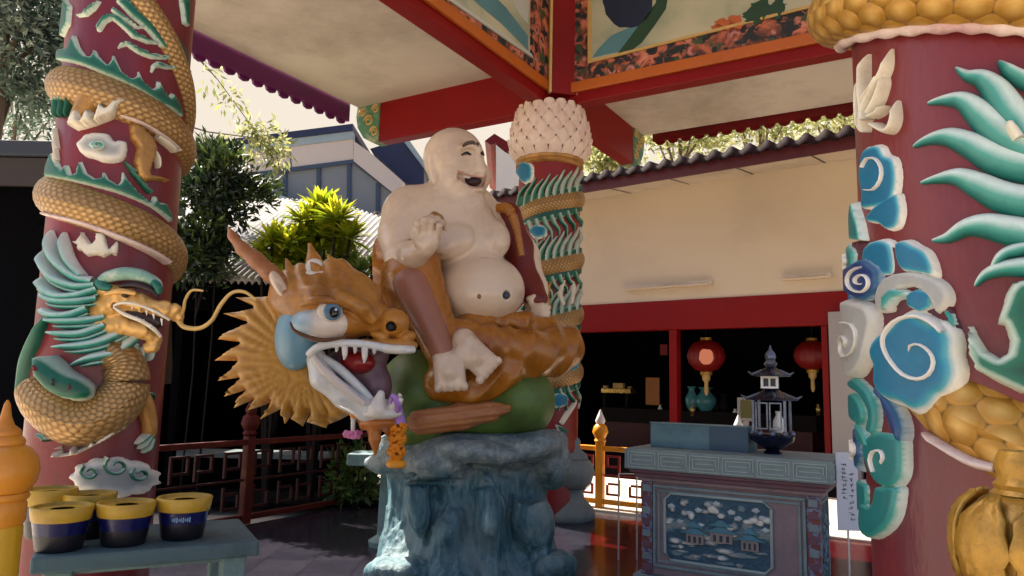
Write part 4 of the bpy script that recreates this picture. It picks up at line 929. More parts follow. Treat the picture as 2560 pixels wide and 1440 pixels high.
bpy.data.objects.remove(mv)
mesh('mane', fr + bkv, fs + [tuple(i + n0 for i in reversed(f0)) for f0 in fs] + [tuple(reversed(s_)) for s_ in side], MANE, cre, True, {'e': np.clip([.5 + 24 * rid(v) for v in vs] * 2, 0, 1)})
# ---- the laughing figure
bud = thing('laughing_statue', P(1170, 1000, ZS), 'pale bald laughing big bellied seated figure in an ochre robe, riding the green creature', 'statue')
s = SDF((940, -1000, -330), (1440, -305, 190), 4)
s.V = s.ell((1140, 600, 0), (118, 120, 100), 0, -40).astype(np.float32)
s.add(s.ell((1090, 560, -10), (104, 96, 96), 0, -40), 30)
s.add(s.ell((1200, 725, -70), (112, 92, 118)), 34); s.add(s.ell((1170, 800, 0), (120, 80, 110)), 30)
s.add(s.ell((1124, 604, -100), (68, 46, 46), 18), 10); s.add(s.ell((1230, 598, -42), (46, 52, 52), 10), 8)   # breasts
s.add(s.cap((1030, 520, -50), (1190, 520, 60), 58, 52), 26)         # shoulders
s.chain([(1015, 535, -70), (1002, 585, -100), (1000, 640, -140)], [62, 54, 42], 18)                       # right upper arm
s.chain([(1002, 640, -150), (1034, 636, -205), (1062, 618, -240)], [38, 34, 28], 12)                      # forearm
s.add(s.ell((1072, 598, -252), (30, 34, 24), -10), 8)               # palm
for i, (x0, y0, x1, y1, x2, y2) in enumerate(((1046, 588, 1044, 560, 1060, 548), (1062, 584, 1062, 550, 1078, 542), (1078, 584, 1080, 552, 1094, 546), (1094, 590, 1098, 564, 1108, 556))):
    s.chain([(x0, y0, -264), (x1, y1, -278), (x2, y2, -262), (x2 + 4, y2 + 16, -250)], [8.5, 8, 7.5, 6.5], 3)
s.chain([(1048, 612, -260), (1034, 590, -268), (1036, 566, -262)], [10, 9, 7], 4)                          # thumb
s.chain([(1250, 560, 70), (1300, 640, 90), (1330, 720, 60), (1346, 780, 10)], [52, 46, 36, 26], 18)        # left arm
s.add(s.ell((1346, 786, -6), (24, 28, 22)), 8)
for i in range(4): s.chain([(1332, 766 + 13.5 * i, -22), (1356, 764 + 13.5 * i, -30), (1372, 768 + 13 * i, -18)], [8, 7.6, 6], 2.5)
s.chain([(1330, 764, -16), (1324, 748, -22), (1336, 740, -20)], [9, 8, 6], 4)
# neck and head turned to the right
s.add(s.cap((1130, 540, -15), (1140, 450, -15), 72, 62), 18)
hx, hy, hd_ = 1143, 402, -15; fw = np.array((.66, -.75)); lt = np.array((.75, .66))
def hp(f, l, y): q = np.array((hx, hd_)) + fw * f + lt * l; return (q[0], y, q[1])
s.add(s.ell((1134, 394, -15), (76, 75, 78)), 14); s.add(s.ell(hp(22, 0, 448), (62, 62, 64), 0, -48), 20)
for l in (-38, 38): s.add(s.ell(hp(44, l, 440), (26, 27, 26)), 14)          # cheeks
s.add(s.ell(hp(52, 0, 492), (30, 20, 28)), 12); s.add(s.ell(hp(34, 0, 512), (50, 22, 48), 0, -48), 10)
s.chain([hp(76, 0, 388), hp(84, 0, 408), hp(91, 0, 424)], [9, 11, 14], 7)
for l in (-13, 13): s.add(s.ell(hp(82, l, 427), (10, 8, 10)), 6)
s.chain([hp(64, -44, 368), hp(75, -24, 360), hp(78, -4, 372)], [7, 8, 6], 10); s.chain([hp(64, 20, 366), hp(77, 4, 372)], [5, 6], 10)
s.add(s.ell(hp(80, 0, 441), (24, 6, 12), 0, -48), 5); s.add(s.ell(hp(76, 0, 474), (24, 8, 14), 0, -48), 5)
for l in (-28, 26): s.cut(s.ell(hp(79, l, 384), (17, 4, 12), 0, -48), 5)
for l0, l1 in ((-54, -38), (-38, -20), (-20, -2), (-2, 16), (16, 32)):
    kk = lambda l: ((l + 11) / 43) ** 2
    yy = lambda l: 455 - 24 * kk(l)
    ff = lambda l: 82 - .0098 * l * l
    s.cut(s.cap(hp(ff(l0), l0, yy(l0)), hp(ff(l1), l1, yy(l1)), 4 + 8.5 * max(0, 1 - kk(l0)), 4 + 8.5 * max(0, 1 - kk(l1))), 3)
s.add(s.ell(hp(48, -40, 420), (22, 15, 18)), 8); s.cut(s.cap(hp(86, -16, 424), hp(66, -46, 434), 2.5, 3), 5); s.cut(s.cap(hp(66, -50, 436), hp(58, -56, 466), 3, 2.5), 6); s.add(s.ell(hp(58, -4, 496), (30, 17, 24)), 8)
s.add(s.ell(hp(-4, -76, 414), (13, 40, 12), 4), 6); s.add(s.ell(hp(0, -76, 446), (9, 18, 9)), 6); s.cut(s.ell(hp(6, -88, 404), (6, 20, 5)), 4)   # ear
s.add(s.ell(hp(-4, 76, 414), (13, 40, 12), 4), 6)
# navel and nipples' soft hollows, folds
s.cut(s.ell((1266, 738, -165), (9, 11, 18)), 6); s.cut(s.cap((1070, 636, -118), (1150, 654, -150), 5, 5), 9); s.cut(s.cap((1150, 654, -150), (1196, 634, -132), 5, 5), 9); s.cut(s.cap((1200, 634, -126), (1258, 646, -86), 5, 4), 9); s.cut(s.cap((1192, 570, -110), (1196, 632, -130), 4, 4), 10); s.cut(s.cap((1068, 548, -104), (1082, 612, -132), 5, 4), 10)
# feet
for an, ce, rr_, ro, to, stp in (((1108, 880, -220), (1124, 928, -240), (40, 46, 22), 4, (1128, 968, -250), (16.5, -1)), ((1160, 850, -220), (1190, 892, -236), (54, 36, 22), -42, (1222, 926, -246), (11, -12))):
    s.add(s.cap(an, ce, 30, 30), 10); s.add(s.box(ce, rr_, ro, 16), 8)
    for k in range(5): s.add(s.ell((to[0] + (k - 2) * stp[0], to[1] + (k - 2) * stp[1], to[2]), (10.5, 13, 12) if ro > 0 else (12, 11.5, 12)), 2.5)
body = s.mesh('body', ZS, SKIN, bud)
BROW = paint('dark_brow', rgb(78, 62, 52), .6)
def face(l, y, off=0):
    """point on the face at sideways l and picture height y"""
    pv = 1
    for f in np.arange(130, 0, -1.0):
        x_, _, d_ = hp(f, l, y); i = [int(round((q - o) / s.step)) for q, o in zip((x_, -y, d_), s.lo)]
        if s.V[i[0], i[1], i[2]] < 0: return hp(f - 1 + off, l, y)
    return hp(60, l, y)
def along(pts, off): return [face(l, y, off) for l, y in pts]
px_tube('eyebrow', along([(-46, 366), (-36, 359), (-24, 356), (-12, 362)], 2), [2.5, 5, 5, 2.5], BROW, bud); px_tube('eyebrow', along([(30, 364), (24, 360), (17, 359), (10, 363)], -2), [1.5, 3.5, 4, 2.5], BROW, bud)
for l in (-28, 27):
    px_tube('eye', along([(l - 14, 388), (l - 6, 384), (l + 3, 383), (l + 13, 388)], 1), [2.4, 5.6, 5.6, 2.4], PUP, bud)
    px_tube('eyelid', along([(l - 17, 386), (l - 6, 377), (l + 5, 377), (l + 16, 386)], 1), [1.5, 3, 3, 1.5], SKIN, bud)
q = SDF((1110, -500, -160), (1260, -420, 20), 2.5); q.V = q.ell(hp(54, -10, 452), (44, 16, 20), 0, -48).astype(np.float32); q.mesh('mouth', ZS, MOUTH, bud)
px_tube('teeth', [hp(66, -38, 439), hp(73, -24, 444), hp(77, -8, 446), hp(76, 10, 445)], [2.5, 3.5, 3.5, 2.5], WHITE, bud)
px_tube('lip', along([(-56, 426), (-38, 435), (-18, 441), (4, 442), (22, 436), (34, 428)], 0), [1.5, 2.6, 3, 3, 2.6, 1.5], paint('rose_lip', rgb(190, 138, 122), .5), bud)
px_tube('lip', along([(-56, 437), (-40, 456), (-20, 468), (4, 469), (22, 456), (34, 441)], 0), [1.5, 2.6, 3.6, 3.6, 2.6, 1.5], MATS['rose_lip'], bud)
MARK = paint('grey_blue_mark', rgb(60, 66, 80), .6, .2, 10)
q = SDF((1240, -760, -200), (1295, -715, -120), 2.5); q.V = q.ell((1266, 738, -158), (9, 10, 12)).astype(np.float32); q.mesh('navel', ZS, MARK, bud)
def on_body(x, y, dmin=-300):
    ds = s.ax[2]; xi = int((x - s.lo[0]) / s.step); yi = int((-y - s.lo[1]) / s.step)
    col = s.V[xi, yi]; k = np.argmax(col < 0); return float(ds[k])
d_ = on_body(1198, 740); q = SDF((1180, -760, d_ - 16), (1216, -720, d_ + 16), 2); q.V = q.ell((1198, 740, d_ + 2), (6, 8, 5)).astype(np.float32); q.mesh('mole', ZS, paint('brown_mark', rgb(140, 100, 80), .6), bud)
# robe: raised knee and shin, lap, back drape, hem
r = SDF((930, -1030, -330), (1470, -540, 190), 5)
r.V = r.cap((1030, 672, -140), (1108, 880, -196), 74, 46).astype(np.float32)
r.chain([(1010, 800, 20), (1020, 700, -120)], [70, 66], 20)
r.chain([(965, 660, 0), (975, 620, -60), (1000, 616, -110)], [40, 36, 34], 16)
r.chain([(960, 700, 10), (975, 800, 20)], [44, 60], 16)
r.chain([(1190, 850, 10), (1310, 850, -20), (1405, 868, -30)], [76, 68, 54], 20)
r.chain([(1405, 868, -40), (1330, 880, -130), (1220, 858, -180), (1150, 830, -190)], [54, 56, 44, 30], 14)
r.chain([(1100, 960, -170), (1180, 975, -180), (1260, 930, -160), (1380, 900, -60)], [46, 44, 44, 40], 16)
r.chain([(1120, 840, -150), (1200, 800, -130), (1300, 806, -80), (1390, 830, -10)], [30, 24, 26, 30], 14)
r.chain([(1110, 990, -150), (1180, 1000, -160), (1250, 965, -150)], [24, 22, 20], 10)
r.add(r.ell((1160, 900, -150), (90, 80, 60)), 20)
fo = (r.X * .62 - r.Y * .5 + r.D * .25) * .075 + 1.1 * np.sin(r.Y * .022) + .6 * np.sin(r.X * .03)
r.V += 8 * (np.abs(np.sin(fo)) - .6) * np.clip((r.X - 1090) / 90, .15, 1) + r.noise(2.4, .045, 8)
r.mesh('robe', ZS, ROBE, bud)
q = SDF((950, -950, -330), (1170, -620, -100), 5); q.V = q.cap((1030, 702, -176), (1106, 880, -226), 52, 30).astype(np.float32); q.V += q.noise(1.4, .05, 9); q.mesh('robe_panel', ZS, ROBEIN, bud)
q = SDF((1230, -760, -80), (1400, -500, 200), 5); q.chain([(1270, 540, 50), (1292, 620, 60), (1318, 710, 40), (1340, 748, 6)], [34, 36, 34, 27], 14); q.V += q.noise(2, .07, 10); q.mesh('sleeve', ZS, ROBERED, bud)
px_tube('sleeve_edge', [(1244, 520, -10), (1272, 524, -24), (1290, 566, -30), (1304, 640, -34)], [12, 14, 10, 8], ROBE, bud)
px_tube('robe_edge', [(960, 640, -60), (962, 606, -76), (1004, 604, -160)], [12, 14, 10], ROBE, bud)
ing = SDF((1050, -580, -280), (1120, -510, -200), 3); ing.V = ing.ell((1086, 548, -240), (24, 15, 16), 6).astype(np.float32); ing.add(ing.ell((1086, 540, -240), (12, 12, 12)), 5)
tag(ing.mesh('gold_ingot', ZS, GOLD, None), 'small brown gold ingot held in the raised hand of the laughing figure', 'ingot')
# ================================================================== right hall
E1, E2 = HALL_AXES; HB = 12.70                                   # facade line (b), hall runs along a
hall = thing('temple_hall', G(-2, HB, 0), 'long cream temple hall with a wide red lintel, wavy tiled eave and dark open front', 'temple hall')
hp_ = Pln(G(0, HB, 0), E1)
def hz(px, py): return hp_.uv(px, py)
zl0, zl1, zw = 2.62, 3.17, 5.35
MB().gbox(-14, 2.6, HB, HB + .22, zl0, zl1).build('lintel', RED, hall, bevel=.015)
MB().gbox(-14, 2.6, HB + .03, HB + .25, zl1 + .001, zw).build('wall', paint('hall_cream_wall', rgb(208, 189, 163), .8, .06, .6, .05, rgb(182, 164, 142), .4), hall)
EO = 1.0
fp_ = Pln(G(0, HB - EO, 0), E1); zf = [fp_.uv(x, y)[1] for x, y in ((1460, 432), (2130, 330))]
ze = sum(fp_.uv(x, y)[1] for x, y in ((1460, 470), (2130, 380))) / 2
fh = sum(zf) / 2 - ze
MB().prism([G(-14, HB - EO + .02, ze + .02), G(-14, HB + .03, zw), G(-14, HB + .03, zw + .05), G(-14, HB - EO + .02, ze + .07)], E1 * 16.6).build('eave_board', CREAM, hall)
jb = MB()
for a in np.arange(-13, 2.4, 1.22): jb.prism([G(a, HB - EO + .05, ze + .012), G(a + .02, HB - EO + .05, ze + .012), G(a + .02, HB - .0, zw - .015), G(a, HB - .0, zw - .015)], (0, 0, .004))
jb.build('board_joint', DARKWOOD, hall)
FASC = paint('maroon_fascia', rgb(84, 22, 26), .55, .25, 3, .1)
MB().gbox(-14, 2.6, HB - EO - .04, HB - EO, ze - .03, ze + fh * .55).build('fascia', FASC, hall)
TILE = paint('dark_roof_tile', rgb(34, 16, 18), .8, .35, 5, .3, spec=.15)
tv, tf = [], []; n = 0
for a in np.arange(-14, 2.6, .03):   # corrugated tile sheet with wavy front lip
    wv = .05 * math.sin(a * 2 * math.pi / .30)
    for b_, z_ in ((HB - EO - .12, ze + fh * .45 + wv * .6), (HB - EO - .12, ze + fh * .9 + wv), (HB + .5, ze + fh * .9 + .16 + wv), (HB + 4.5, ze + fh * .9 + .7 + wv)): tv.append(G(a, b_, z_))
    if n:
        k = n * 4
        for q in range(3): tf.append((k - 4 + q, k + q, k + q + 1, k - 3 + q))
    n += 1
mesh('roof', tv, tf, TILE, hall, True)
# room behind the open front
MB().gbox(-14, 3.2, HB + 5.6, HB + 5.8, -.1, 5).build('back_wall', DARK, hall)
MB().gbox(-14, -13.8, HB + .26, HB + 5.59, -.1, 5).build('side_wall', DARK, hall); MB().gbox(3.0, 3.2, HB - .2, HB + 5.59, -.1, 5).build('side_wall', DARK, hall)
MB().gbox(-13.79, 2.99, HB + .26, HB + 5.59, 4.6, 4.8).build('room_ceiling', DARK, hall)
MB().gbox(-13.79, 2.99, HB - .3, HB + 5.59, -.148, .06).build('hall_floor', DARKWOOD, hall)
u_, _ = hz(1681, 900); MB().gbox(u_ - .075, u_ + .075, HB + .02, HB + .2, .0601, zl0 - .001).build('post', RED, hall, bevel=.01)
u_, _ = hz(2062, 900); MB().gbox(u_ - .05, u_ + .05, HB + .02, HB + .2, .0601, zl0 - .001).build('post', RED, hall, bevel=.01)
u_, _ = hz(2112, 900); MB().gbox(u_ - .2, u_ + .22, HB - .14, HB - .001, .0601, zl0 + .2).build('pillar', paint('grey_white_pillar', rgb(150, 144, 142), .6, .1, 2, .05), hall, bevel=.01)
u_, _ = hz(1462, 900)
TUBE = paint('tube_light_white', rgb(206, 184, 156), .5, .05, 4, .02)
for x0, x1, y in ((1566, 1782, 714), (1956, 2080, 692)):
    a0, a1 = hz(x0, y)[0], hz(x1, y)[0]; zz = hz((x0 + x1) / 2, y)[1]
    o = MB().gbox(a0, a1, HB - .07, HB + .0285, zz - .045, zz + .045).build('tube_light', CREAM, hall, bevel=.008)
    MB().tube([G(a0 + .04, HB - .09, zz - .03), G(a1 - .04, HB - .09, zz - .03)], .022, 10).build('tube', TUBE, o, True)
# ---- things inside the hall
def inner(px, py, back): return Pln(G(0, HB + back, 0), E1).hit(px, py)
M_LANT = NT('red_lantern_silk'); M_LANT.col(rgb(112, 10, 8)); M_LANT.b.inputs['Emission Color'].default_value = rgb(150, 16, 10); M_LANT.b.inputs['Emission Strength'].default_value = .012; M_LANT = M_LANT.set(.5)  # glow put into the silk itself, on the bulbless lantern too
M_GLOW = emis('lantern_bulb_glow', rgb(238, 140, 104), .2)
def lantern(px, py, back, r, label, lit):
    c = inner(px, py, back); t_ = thing('red_lantern', c, label, 'lantern', 'red lanterns in the hall')
    def ribs(t, z): return 1 + .025 * math.cos(14 * t)
    MB().lathe(c, [(r * .25, -r * .84), (r * .62, -r * .7), (r * .9, -r * .36), (r, 0), (r * .9, r * .36), (r * .62, r * .7), (r * .25, r * .84)], 56, ribs).build('silk_body', M_LANT, t_, True)
    MB().lathe(c, [(r * .3, -r * 1.02), (r * .33, -r * .84)], 20).build('ring', GOLDY, t_, True)
    MB().lathe(c, [(r * .3, r * .84), (r * .3, r * .98)], 20).build('ring', GOLDY, t_, True)
    MB().lathe(c, [(r * .05, -r * 2.1), (r * .12, -r * 1.9), (r * .1, -r * 1.4), (r * .22, -r * 1.25), (r * .22, -r * 1.03)], 12).build('tassel', PALEGOLD, t_, True)
    MB().tube([c + Vector((0, 0, r * .98)), Vector((c.x, c.y, 4.59))], .01, 6).build('cord', DARKWOOD, t_)
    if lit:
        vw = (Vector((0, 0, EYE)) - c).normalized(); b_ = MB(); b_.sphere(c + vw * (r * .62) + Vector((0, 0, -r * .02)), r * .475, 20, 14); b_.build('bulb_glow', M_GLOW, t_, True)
    return t_
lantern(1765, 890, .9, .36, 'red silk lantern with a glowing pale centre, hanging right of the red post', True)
lantern(2030, 888, 1.1, .31, 'dim bulbless red lantern of faintly glowing silk hanging beside the grey hall pillar', False)
# altar tables, panel and vessels in the gloom
def ibox(name, mat, x0, y0, x1, y1, back, depth, parent=None, bevel=.01):
    pl = Pln(G(0, HB + back, 0), E1); a = pl.uv(x0, y1); b = pl.uv(x1, y0)
    return MB().gbox(a[0], b[0], HB + back, HB + back + depth, a[1], b[1]).build(name, mat, parent, bevel=bevel)
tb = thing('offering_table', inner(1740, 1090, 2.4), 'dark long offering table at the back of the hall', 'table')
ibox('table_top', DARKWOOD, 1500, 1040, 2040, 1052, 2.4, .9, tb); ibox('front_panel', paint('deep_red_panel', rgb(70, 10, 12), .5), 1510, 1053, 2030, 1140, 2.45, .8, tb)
OCH = paint('ochre_panel', rgb(150, 92, 30), .5, .2, 4)
o = ibox('hanging_banner', OCH, 1614, 944, 1648, 1012, 2.2, .04); tag(o, 'ochre cloth banner hanging in the dark left of the red post', 'banner')
o = ibox('hanging_banner', paint('red_banner', rgb(120, 14, 14), .5), 1650, 860, 1668, 888, 2.2, .04); tag(o, 'small dark red banner hanging high beside the red post', 'banner')
def vase(px, py0, py1, back, mat, name, label, cat, grp=None, wide=1.0):
    top, bot = inner(px, py0, back), inner(px, py1, back); H_ = top.z - bot.z; c = Vector((bot.x, bot.y, bot.z)); r = H_ * .22 * wide
    o = MB().lathe(c, [(r * .7, 0), (r * .75, H_ * .05), (r * .5, H_ * .12), (r, H_ * .4), (r * 1.05, H_ * .6), (r * .5, H_ * .82), (r * .45, H_ * .9), (r * .8, H_)], 20).build(name, mat, None, True)
    return tag(o, label, cat, grp)
PORC = paint('white_porcelain', rgb(236, 232, 224), .15, .05, 6, .02); BLUEGL = paint('teal_glaze', rgb(70, 130, 134), .12, .3, 8, .05); BRASS = paint('brass', rgb(196, 160, 90), .25, .2, 8, .1, metal=.8)
vase(1650, 1012, 1038, 2.5, PORC, 'vase', 'slim white porcelain vase just left of the red post', 'vase')
vase(1730, 966, 1038, 2.5, BLUEGL, 'vase', 'tall pale teal glazed vase under the glowing lantern', 'vase', wide=1.0)
vase(1764, 968, 1038, 2.6, BLUEGL, 'jar', 'wide teal glazed jar right of the tall teal vase', 'jar', wide=1.7)
vase(1732, 1010, 1040, 2.42, BRASS, 'incense_cup', 'small brass incense cup in front of the teal vase', 'cup')
vase(1838, 1022, 1040, 2.45, PORC, 'cup', 'tiny white cup left of the silver framed picture', 'cup', wide=1.5)
vase(2046, 1010, 1038, 2.5, BRASS, 'vase', 'brass vase under the dim lantern', 'vase')
for x, y in ((1708, 1010), (1790, 1000), (1810, 985)): vase(x, y, 1040, 2.7, DARKWOOD, 'statuette', 'dark slim figure on the offering table behind the teal jars', 'statuette', 'dark statuettes on the offering table', 1.1)
sh_ = thing('shrine_shelf', inner(1530, 975, 3), 'dim carved shelf with gilded crest at left in the dark hall', 'shelf')
ibox('shelf', BRASS, 1502, 972, 1576, 982, 2.9, .3, sh_); ibox('post', DARKWOOD, 1506, 983, 1514, 1040, 2.9, .2, sh_); ibox('post', DARKWOOD, 1562, 983, 1570, 1040, 2.9, .2, sh_)
for x, w_, y in ((1512, 10, 964), (1545, 26, 958), (1572, 8, 966)): ibox('crest', PALEGOLD, x - w_ / 2, y, x + w_ / 2, 971, 2.92, .1, sh_)
fr_ = thing('picture_frame', inner(1865, 1020, 1.6), 'small silver framed picture standing left of the pagoda burner', 'picture frame')
ibox('picture', paint('olive_picture', rgb(120, 116, 64), .5, .35, 8), 1850, 1000, 1880, 1046, 1.62, .03, fr_, 0)
for x0, y0, x1, y1 in ((1844, 994, 1850, 1052), (1880, 994, 1886, 1052), (1850, 994, 1880, 1000), (1850, 1046, 1880, 1052)): ibox('frame', STEEL, x0, y0, x1, y1, 1.6, .05, fr_, .004)
ibox('frame_foot', STEEL, 1858, 1052.2, 1872, 1090, 1.62, .05, fr_, .004)
# ================================================================== carved stone altar
alt = thing('stone_altar', floor_at(1800, 1560), 'grey carved stone altar with key pattern cornice and blue landscape relief', 'altar')
STONE = paint('grey_teal_granite', rgb(126, 142, 142), .6, .16, 7, .25, rgb(88, 104, 108), .6)
STONEM = paint('mauve_stone', rgb(110, 74, 84), .6, .25, 6, .25, rgb(70, 60, 78), .6)
STONEP = paint('pink_grey_stone', rgb(142, 118, 120), .6, .2, 7, .25, rgb(106, 98, 106), .6)
zt_ = 1.07
cL, cR = floor_at(1548, 1122, zt_), floor_at(2085, 1152, zt_); E1, E2 = PAV_AXES
aL, bL = AB(cL); aR, bR = AB(cR); bf = (bL + bR) / 2; dep = .74
MB().gbox(aL, aR, bf, bf + dep, zt_ - .155, zt_).build('top_slab', STONE, alt, bevel=.006)
kb = MB(); W_ = aR - aL; npan = 6; pw = (W_ - .04) / npan
def bar(a0, a1, z0, z1_, b0=None): kb.gbox(a0, a1, bf - .007, bf + .002, z0, z1_)
for k in range(npan):
    x0 = aL + .02 + k * pw + .012; x1 = x0 + pw - .024; y0, y1 = zt_ - .14, zt_ - .022; tkn = .006
    for m in range(3):
        i = m * .021
        if y1 - y0 - 2 * i < .02: break
        if m < 2:
            bar(x0 + i, x1 - i, y1 - i - tkn, y1 - i); bar(x0 + i, x0 + i + tkn, y0 + i, y1 - i - tkn - .0005); bar(x0 + i + tkn + .0005, x1 - i - .02 * m, y0 + i, y0 + i + tkn); bar(x1 - i - tkn, x1 - i, y0 + i + tkn + .0005 + .02, y1 - i - tkn - .0005)
        else: bar(x0 + i, x1 - i, (y0 + y1) / 2 - tkn / 2, (y0 + y1) / 2 + tkn / 2)
kb.build('key_pattern', paint('pale_key_pattern', rgb(164, 176, 172), .6, .15, 10, .15), alt)
kb = MB()
for k in range(3):
    x0 = bf + .03 + k * .235; 
    for i in (0, .03):
        kb.gbox(aR - .002, aR + .007, x0 + i, x0 + .2 - i, zt_ - .028 - i, zt_ - .022 - i); kb.gbox(aR - .002, aR + .007, x0 + i, x0 + .2 - i, zt_ - .14 + i, zt_ - .134 + i)
        kb.gbox(aR - .002, aR + .007, x0 + i, x0 + i + .006, zt_ - .133 + i, zt_ - .029 - i); kb.gbox(aR - .002, aR + .007, x0 + .194 - i, x0 + .2 - i, zt_ - .133 + i, zt_ - .029 - i)
kb.build('key_pattern', MATS['pale_key_pattern'], alt)
ins = .075; z = zt_ - .1551
def step(i, h, mat, nm):
    global z
    MB().gbox(aL + i, aR - i, bf + i, bf + dep - i, z - h, z).build(nm, mat, alt, bevel=.008); z -= h + .0005
step(.03, .03, STONEM, 'cornice'); step(.055, .035, STONEM, 'cornice'); step(.08, .03, STONEP, 'cornice')
i = .12; zb = .12
MB().gbox(aL + i, aR - i, bf + i, bf + dep - i, zb, z).build('body', STONEP, alt, bevel=.006)
MB().gbox(aL + .05, aR - .05, bf + .05, bf + dep - .05, .05, zb - .0005).build('plinth', STONE, alt, bevel=.01); MB().gbox(aL + .02, aR - .02, bf + .02, bf + dep - .02, 0, .0495).build('plinth', STONEM, alt, bevel=.01)
PILM = NT('diaper_pilaster'); vec = PILM.coord((1, 1, 1)); ck = PILM.noise(16, 2, .5, vec)
PILM.col(PILM.ramp(ck, [(.42, rgb(124, 62, 56)), (.5, rgb(90, 84, 120)), (.56, rgb(128, 138, 156)), (.64, rgb(112, 58, 58))])); PILM.bump(ck, .6, .02); PILM = PILM.set(.6)
for a0, a1 in ((aL + i - .018, aL + i + .07), (aR - i - .07, aR - i + .018)):
    o = MB().gbox(a0, a1, bf + i - .022, bf + i + .06, zb + .001, z - .001).build('pilaster', PILM, alt, bevel=.006)
    for q in range(9):
        zz = z - .05 - q * .085; MB().gbox(a0 + .012, a1 - .012, bf + i - .029, bf + i - .0215, zz - .026, zz + .026).build('tile', (STONE, STONEM)[q % 2], o, bevel=.004)
o = MB()
x0, x1 = aL + i + .075, aR - i - .075; zz1, zz0 = z - .02, zb + .06
for q, (w_, pr) in enumerate(((.022, .02), (.02, .012))):
    e = .036 * q
    o.gbox(x0 + e, x1 - e, bf + i - pr, bf + i + .001, zz1 - e - w_, zz1 - e); o.gbox(x0 + e, x1 - e, bf + i - pr, bf + i + .001, zz0 + e, zz0 + e + w_)
    o.gbox(x0 + e, x0 + e + w_, bf + i - pr, bf + i + .001, zz0 + e + w_ + .0005, zz1 - e - w_ - .0005); o.gbox(x1 - e - w_, x1 - e, bf + i - pr, bf + i + .001, zz0 + e + w_ + .0005, zz1 - e - w_ - .0005)
o.build('panel_moulding', STONE, alt, bevel=.005)
# landscape relief in the sunk panel
apl = Pln(G(0, bf + i, 0), E1); q0, q1 = apl.uv(1664, 1440), apl.uv(1928, 1256)
u0, u1, w1 = q0[0], q1[0], q1[1]; w0 = w1 - .50; cc = .05
RELM = edged('landscape_relief', [(0, rgb(34, 62, 84)), (.3, rgb(62, 98, 114)), (.45, rgb(116, 134, 136)), (.62, rgb(142, 138, 136)), (.8, rgb(210, 208, 198)), (1, rgb(226, 222, 208))], .6)
nx, nz = 120, 110; rv, rf, re_ = [], [], []
rs = np.random.RandomState(4); bumps = []
for k in range(26): bumps.append((rs.uniform(0, 1), rs.uniform(.55, .9), rs.uniform(.02, .06), rs.uniform(.03, .07), rs.uniform(.4, 1)))
for k in range(34): bumps.append((rs.uniform(.05, .95), rs.uniform(.05, .5), rs.uniform(.03, .1), rs.uniform(.015, .05), rs.uniform(.3, .8)))
def rh(x, y):
    hgt = 0
    for bx, by, sx, sy, am in bumps:
        k = ((x - bx) / sx) ** 2 + ((y - by) / sy) ** 2
        if k < 1: hgt = max(hgt, am * math.sqrt(1 - k))
    hgt = max(hgt, .45 * max(0, 1 - abs((y - .48 - .06 * math.sin(x * 9)) / .12)))
    return hgt + .10 * math.sin(x * 60 + 8 * math.sin(y * 17)) * math.sin(y * 44 + 5 * math.sin(x * 13))
for jz in range(nz + 1):
    for jx in range(nx + 1):
        x, y = jx / nx, jz / nz; uu = u0 + (u1 - u0) * x; ww = w0 + (w1 - w0) * y; k = rh(x, y)
        ex, ey_ = min(x, 1 - x) * (u1 - u0), min(y, 1 - y) * (w1 - w0)
        rv.append(apl.at(uu, ww, .002 + .024 * max(0, k))); re_.append(min(1, max(0, k * .95 + .16)))
for jz in range(nz):
    for jx in range(nx):
        x, y = (jx + .5) / nx, (jz + .5) / nz
        if (min(x, 1 - x) * (u1 - u0) + min(y, 1 - y) * (w1 - w0)) < cc: continue
        a = jz * (nx + 1) + jx; rf.append((a, a + 1, a + nx + 2, a + nx + 1))
mesh('landscape_relief', rv, rf, RELM, alt, True, {'e': re_})
oc = [(u0 + cc, w0), (u1 - cc, w0), (u1, w0 + cc), (u1, w1 - cc), (u1 - cc, w1), (u0 + cc, w1), (u0, w1 - cc), (u0, w0 + cc)]
b_ = MB(); b_.tube([apl.at(x, y, .012) for x, y in oc + oc[:2]], .012, 8); b_.build('panel_frame', MATS['pale_key_pattern'], alt, True)
